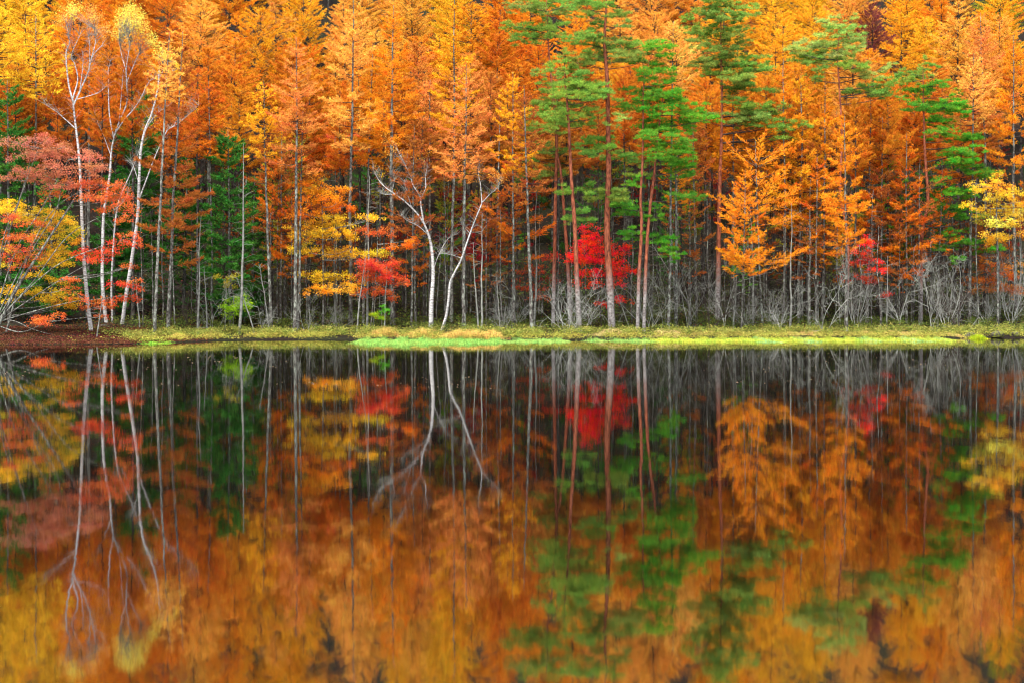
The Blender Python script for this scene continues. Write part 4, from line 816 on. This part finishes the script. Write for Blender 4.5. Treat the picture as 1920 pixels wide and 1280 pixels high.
tuft_patch('sedge_grass', 'small bright green sedge mat at the foot of the dark larch, left', 'grass', [(285, 644, 35, 2.5), (265, 643, 30, 2), (310, 643, 14, 1)], 15, (.12, .3), (.20, .38, .04), .7)
tuft_patch('sedge_grass', 'bright green sedge strip before the twin red pines', 'grass', [(980, 642, 40, 2), (1020, 642, 40, 3), (1050, 641, 25, 2), (1200, 641, 50, 2), (1120, 640, 30, 1), (1160, 640, 20, 1)], 13, (.12, .36), (.22, .36, .08), .7)
tuft_patch('sedge_grass', 'long yellow green sedge strip along the right bank', 'grass', [(1250 + 40 * i, 641 - .1 * i, 45, 4) for i in range(14)], 15, (.12, .42), (.34, .40, .05), .6)
tuft_patch('sedge_grass', 'blue green sedge patches on the right bank strip', 'grass', [(1440, 641, 30, 2), (1520, 640.5, 30, 2), (1640, 640, 45, 2.5), (1720, 640, 40, 2.5), (1770, 639, 25, 2)], 13, (.14, .36), (.24, .42, .15), .7)
tuft_patch('tan_grass', 'golden tan drooping grass mound beside the leaning birch', 'grass', [(860, 638, 45, 2.5), (885, 638, 40, 2.5), (920, 638, 25, 2.5), (790, 637, 40, 2.5), (720, 636, 40, 2)], 26, (.45, .95), (.58, .40, .11), .35)
tuft_patch('tan_grass', 'pale tan grass tussock right of the slanting pines', 'grass', [(1245, 636, 22, 2), (1265, 636, 15, 2), (1150, 635, 40, 1.5)], 26, (.4, .8), (.60, .45, .20), .35)
tuft_patch('tan_grass', 'tan grass fringe behind the green sedge strip, right', 'grass', [(1330 + 50 * i, 634, 40, 2) for i in range(10)], 22, (.2, .5), (.50, .38, .12), .5)
tuft_patch('tan_grass', 'yellow tan grass clump by the dark larch, left', 'grass', [(330, 640, 18, 2), (310, 636, 18, 2), (250, 639, 22, 1.5), (500, 635, 25, 1.5), (570, 634, 25, 1)], 26, (.3, .7), (.46, .38, .08), .35)
tuft_patch('moss_tuft', 'lime green grass tuft between the mossy rocks', 'grass', [(1838, 635.5, 14, 1.2)], 60, (.25, .55), (.34, .42, .02), .25)

def rock(px, py, sx, sz, seed, lab):
    gg = np.random.default_rng(seed); import bmesh
    bm = bmesh.new(); bmesh.ops.create_icosphere(bm, subdivisions=3, radius=1)
    dirs = unit(gg.normal(0, 1, (7, 3)))
    for v in bm.verts:
        p = np.array(v.co); f = 1 + sum(.12 * math.sin(3 * float(p @ d) + i) for i, d in enumerate(dirs))
        v.co = Vector((p[0] * f * sx, p[1] * f * sx * .8, max(p[2] * f, -.4) * sz))
    me = bpy.data.meshes.new('rock'); bm.to_mesh(me); bm.free()
    for pl in me.polygons: pl.use_smooth = True
    b = base_at(px, py); o = link('rock', me, M_ROCK); o.location = b + [0, 0, sz * .25]
    tag(o, lab, 'rock', 'mossy rocks at the shore')
rock(1818, 632, .36, .22, 1, 'mossy brown rock just left of the lime green tuft')
rock(1869, 632, .45, .26, 2, 'dark round rock just right of the lime green tuft')
rock(1903, 631, .34, .22, 3, 'mossy rock nearest the right edge of the picture')
rock(239, 628, .28, .25, 4, 'small grey stone at the foot of the third birch')

# leaves floating on the pond
n = 260; dr = g.integers(0, 26, n)
dcx = g.uniform(-60, 1980, 26); dcy = 653 + 80 * g.uniform(0, 1, 26) ** 1.3
fx = dcx[dr] + g.normal(0, 60, n); fy = np.maximum(dcy[dr] + g.normal(0, 2.5, n), 650)
Yv = CZ * F / (fy - HY); p = np.column_stack([(fx - CX) * Yv / F, Yv, np.full(n, .006)])
m = MB(); a = g.uniform(0, 6.283, n)
leaves(m, p, np.column_stack([np.cos(a), np.sin(a), np.zeros(n)]), np.tile([0, 0, 1.0], (n, 1)), g.uniform(.05, .10, n), g.uniform(.03, .07, n))
tag(link('floating_leaves', m.mesh('floating_leaves'), M_LEAF, None, (.30, .22, .14)), 'small pale fallen leaves floating on the dark water', 'leaves', kind='stuff')

# ------------------------------------------------------------------ things that share a label are told apart by their order from the left
ORD = ['leftmost', 'second from left', 'third from left', 'fourth from left', 'fifth from left', 'sixth from left', 'seventh from left', 'eighth from left', 'ninth from left', 'tenth from left', 'eleventh from left', 'twelfth from left']
by = {}
for o in COL.objects:
    if o.parent is None and o.name.startswith(('larch_tree', 'slender_larch', 'young_larch', 'bare_pole')) and 'label' in o: by.setdefault(o['label'], []).append(o)
for lab, os_ in by.items():
    if len(os_) > 1:
        os_.sort(key=lambda o: o.location.x / o.location.y)
        for k, o in enumerate(os_):
            o['label'] = (ORD[k] if k < len(os_) - 1 or k > 11 else 'rightmost') + ' ' + lab if k < 12 else lab
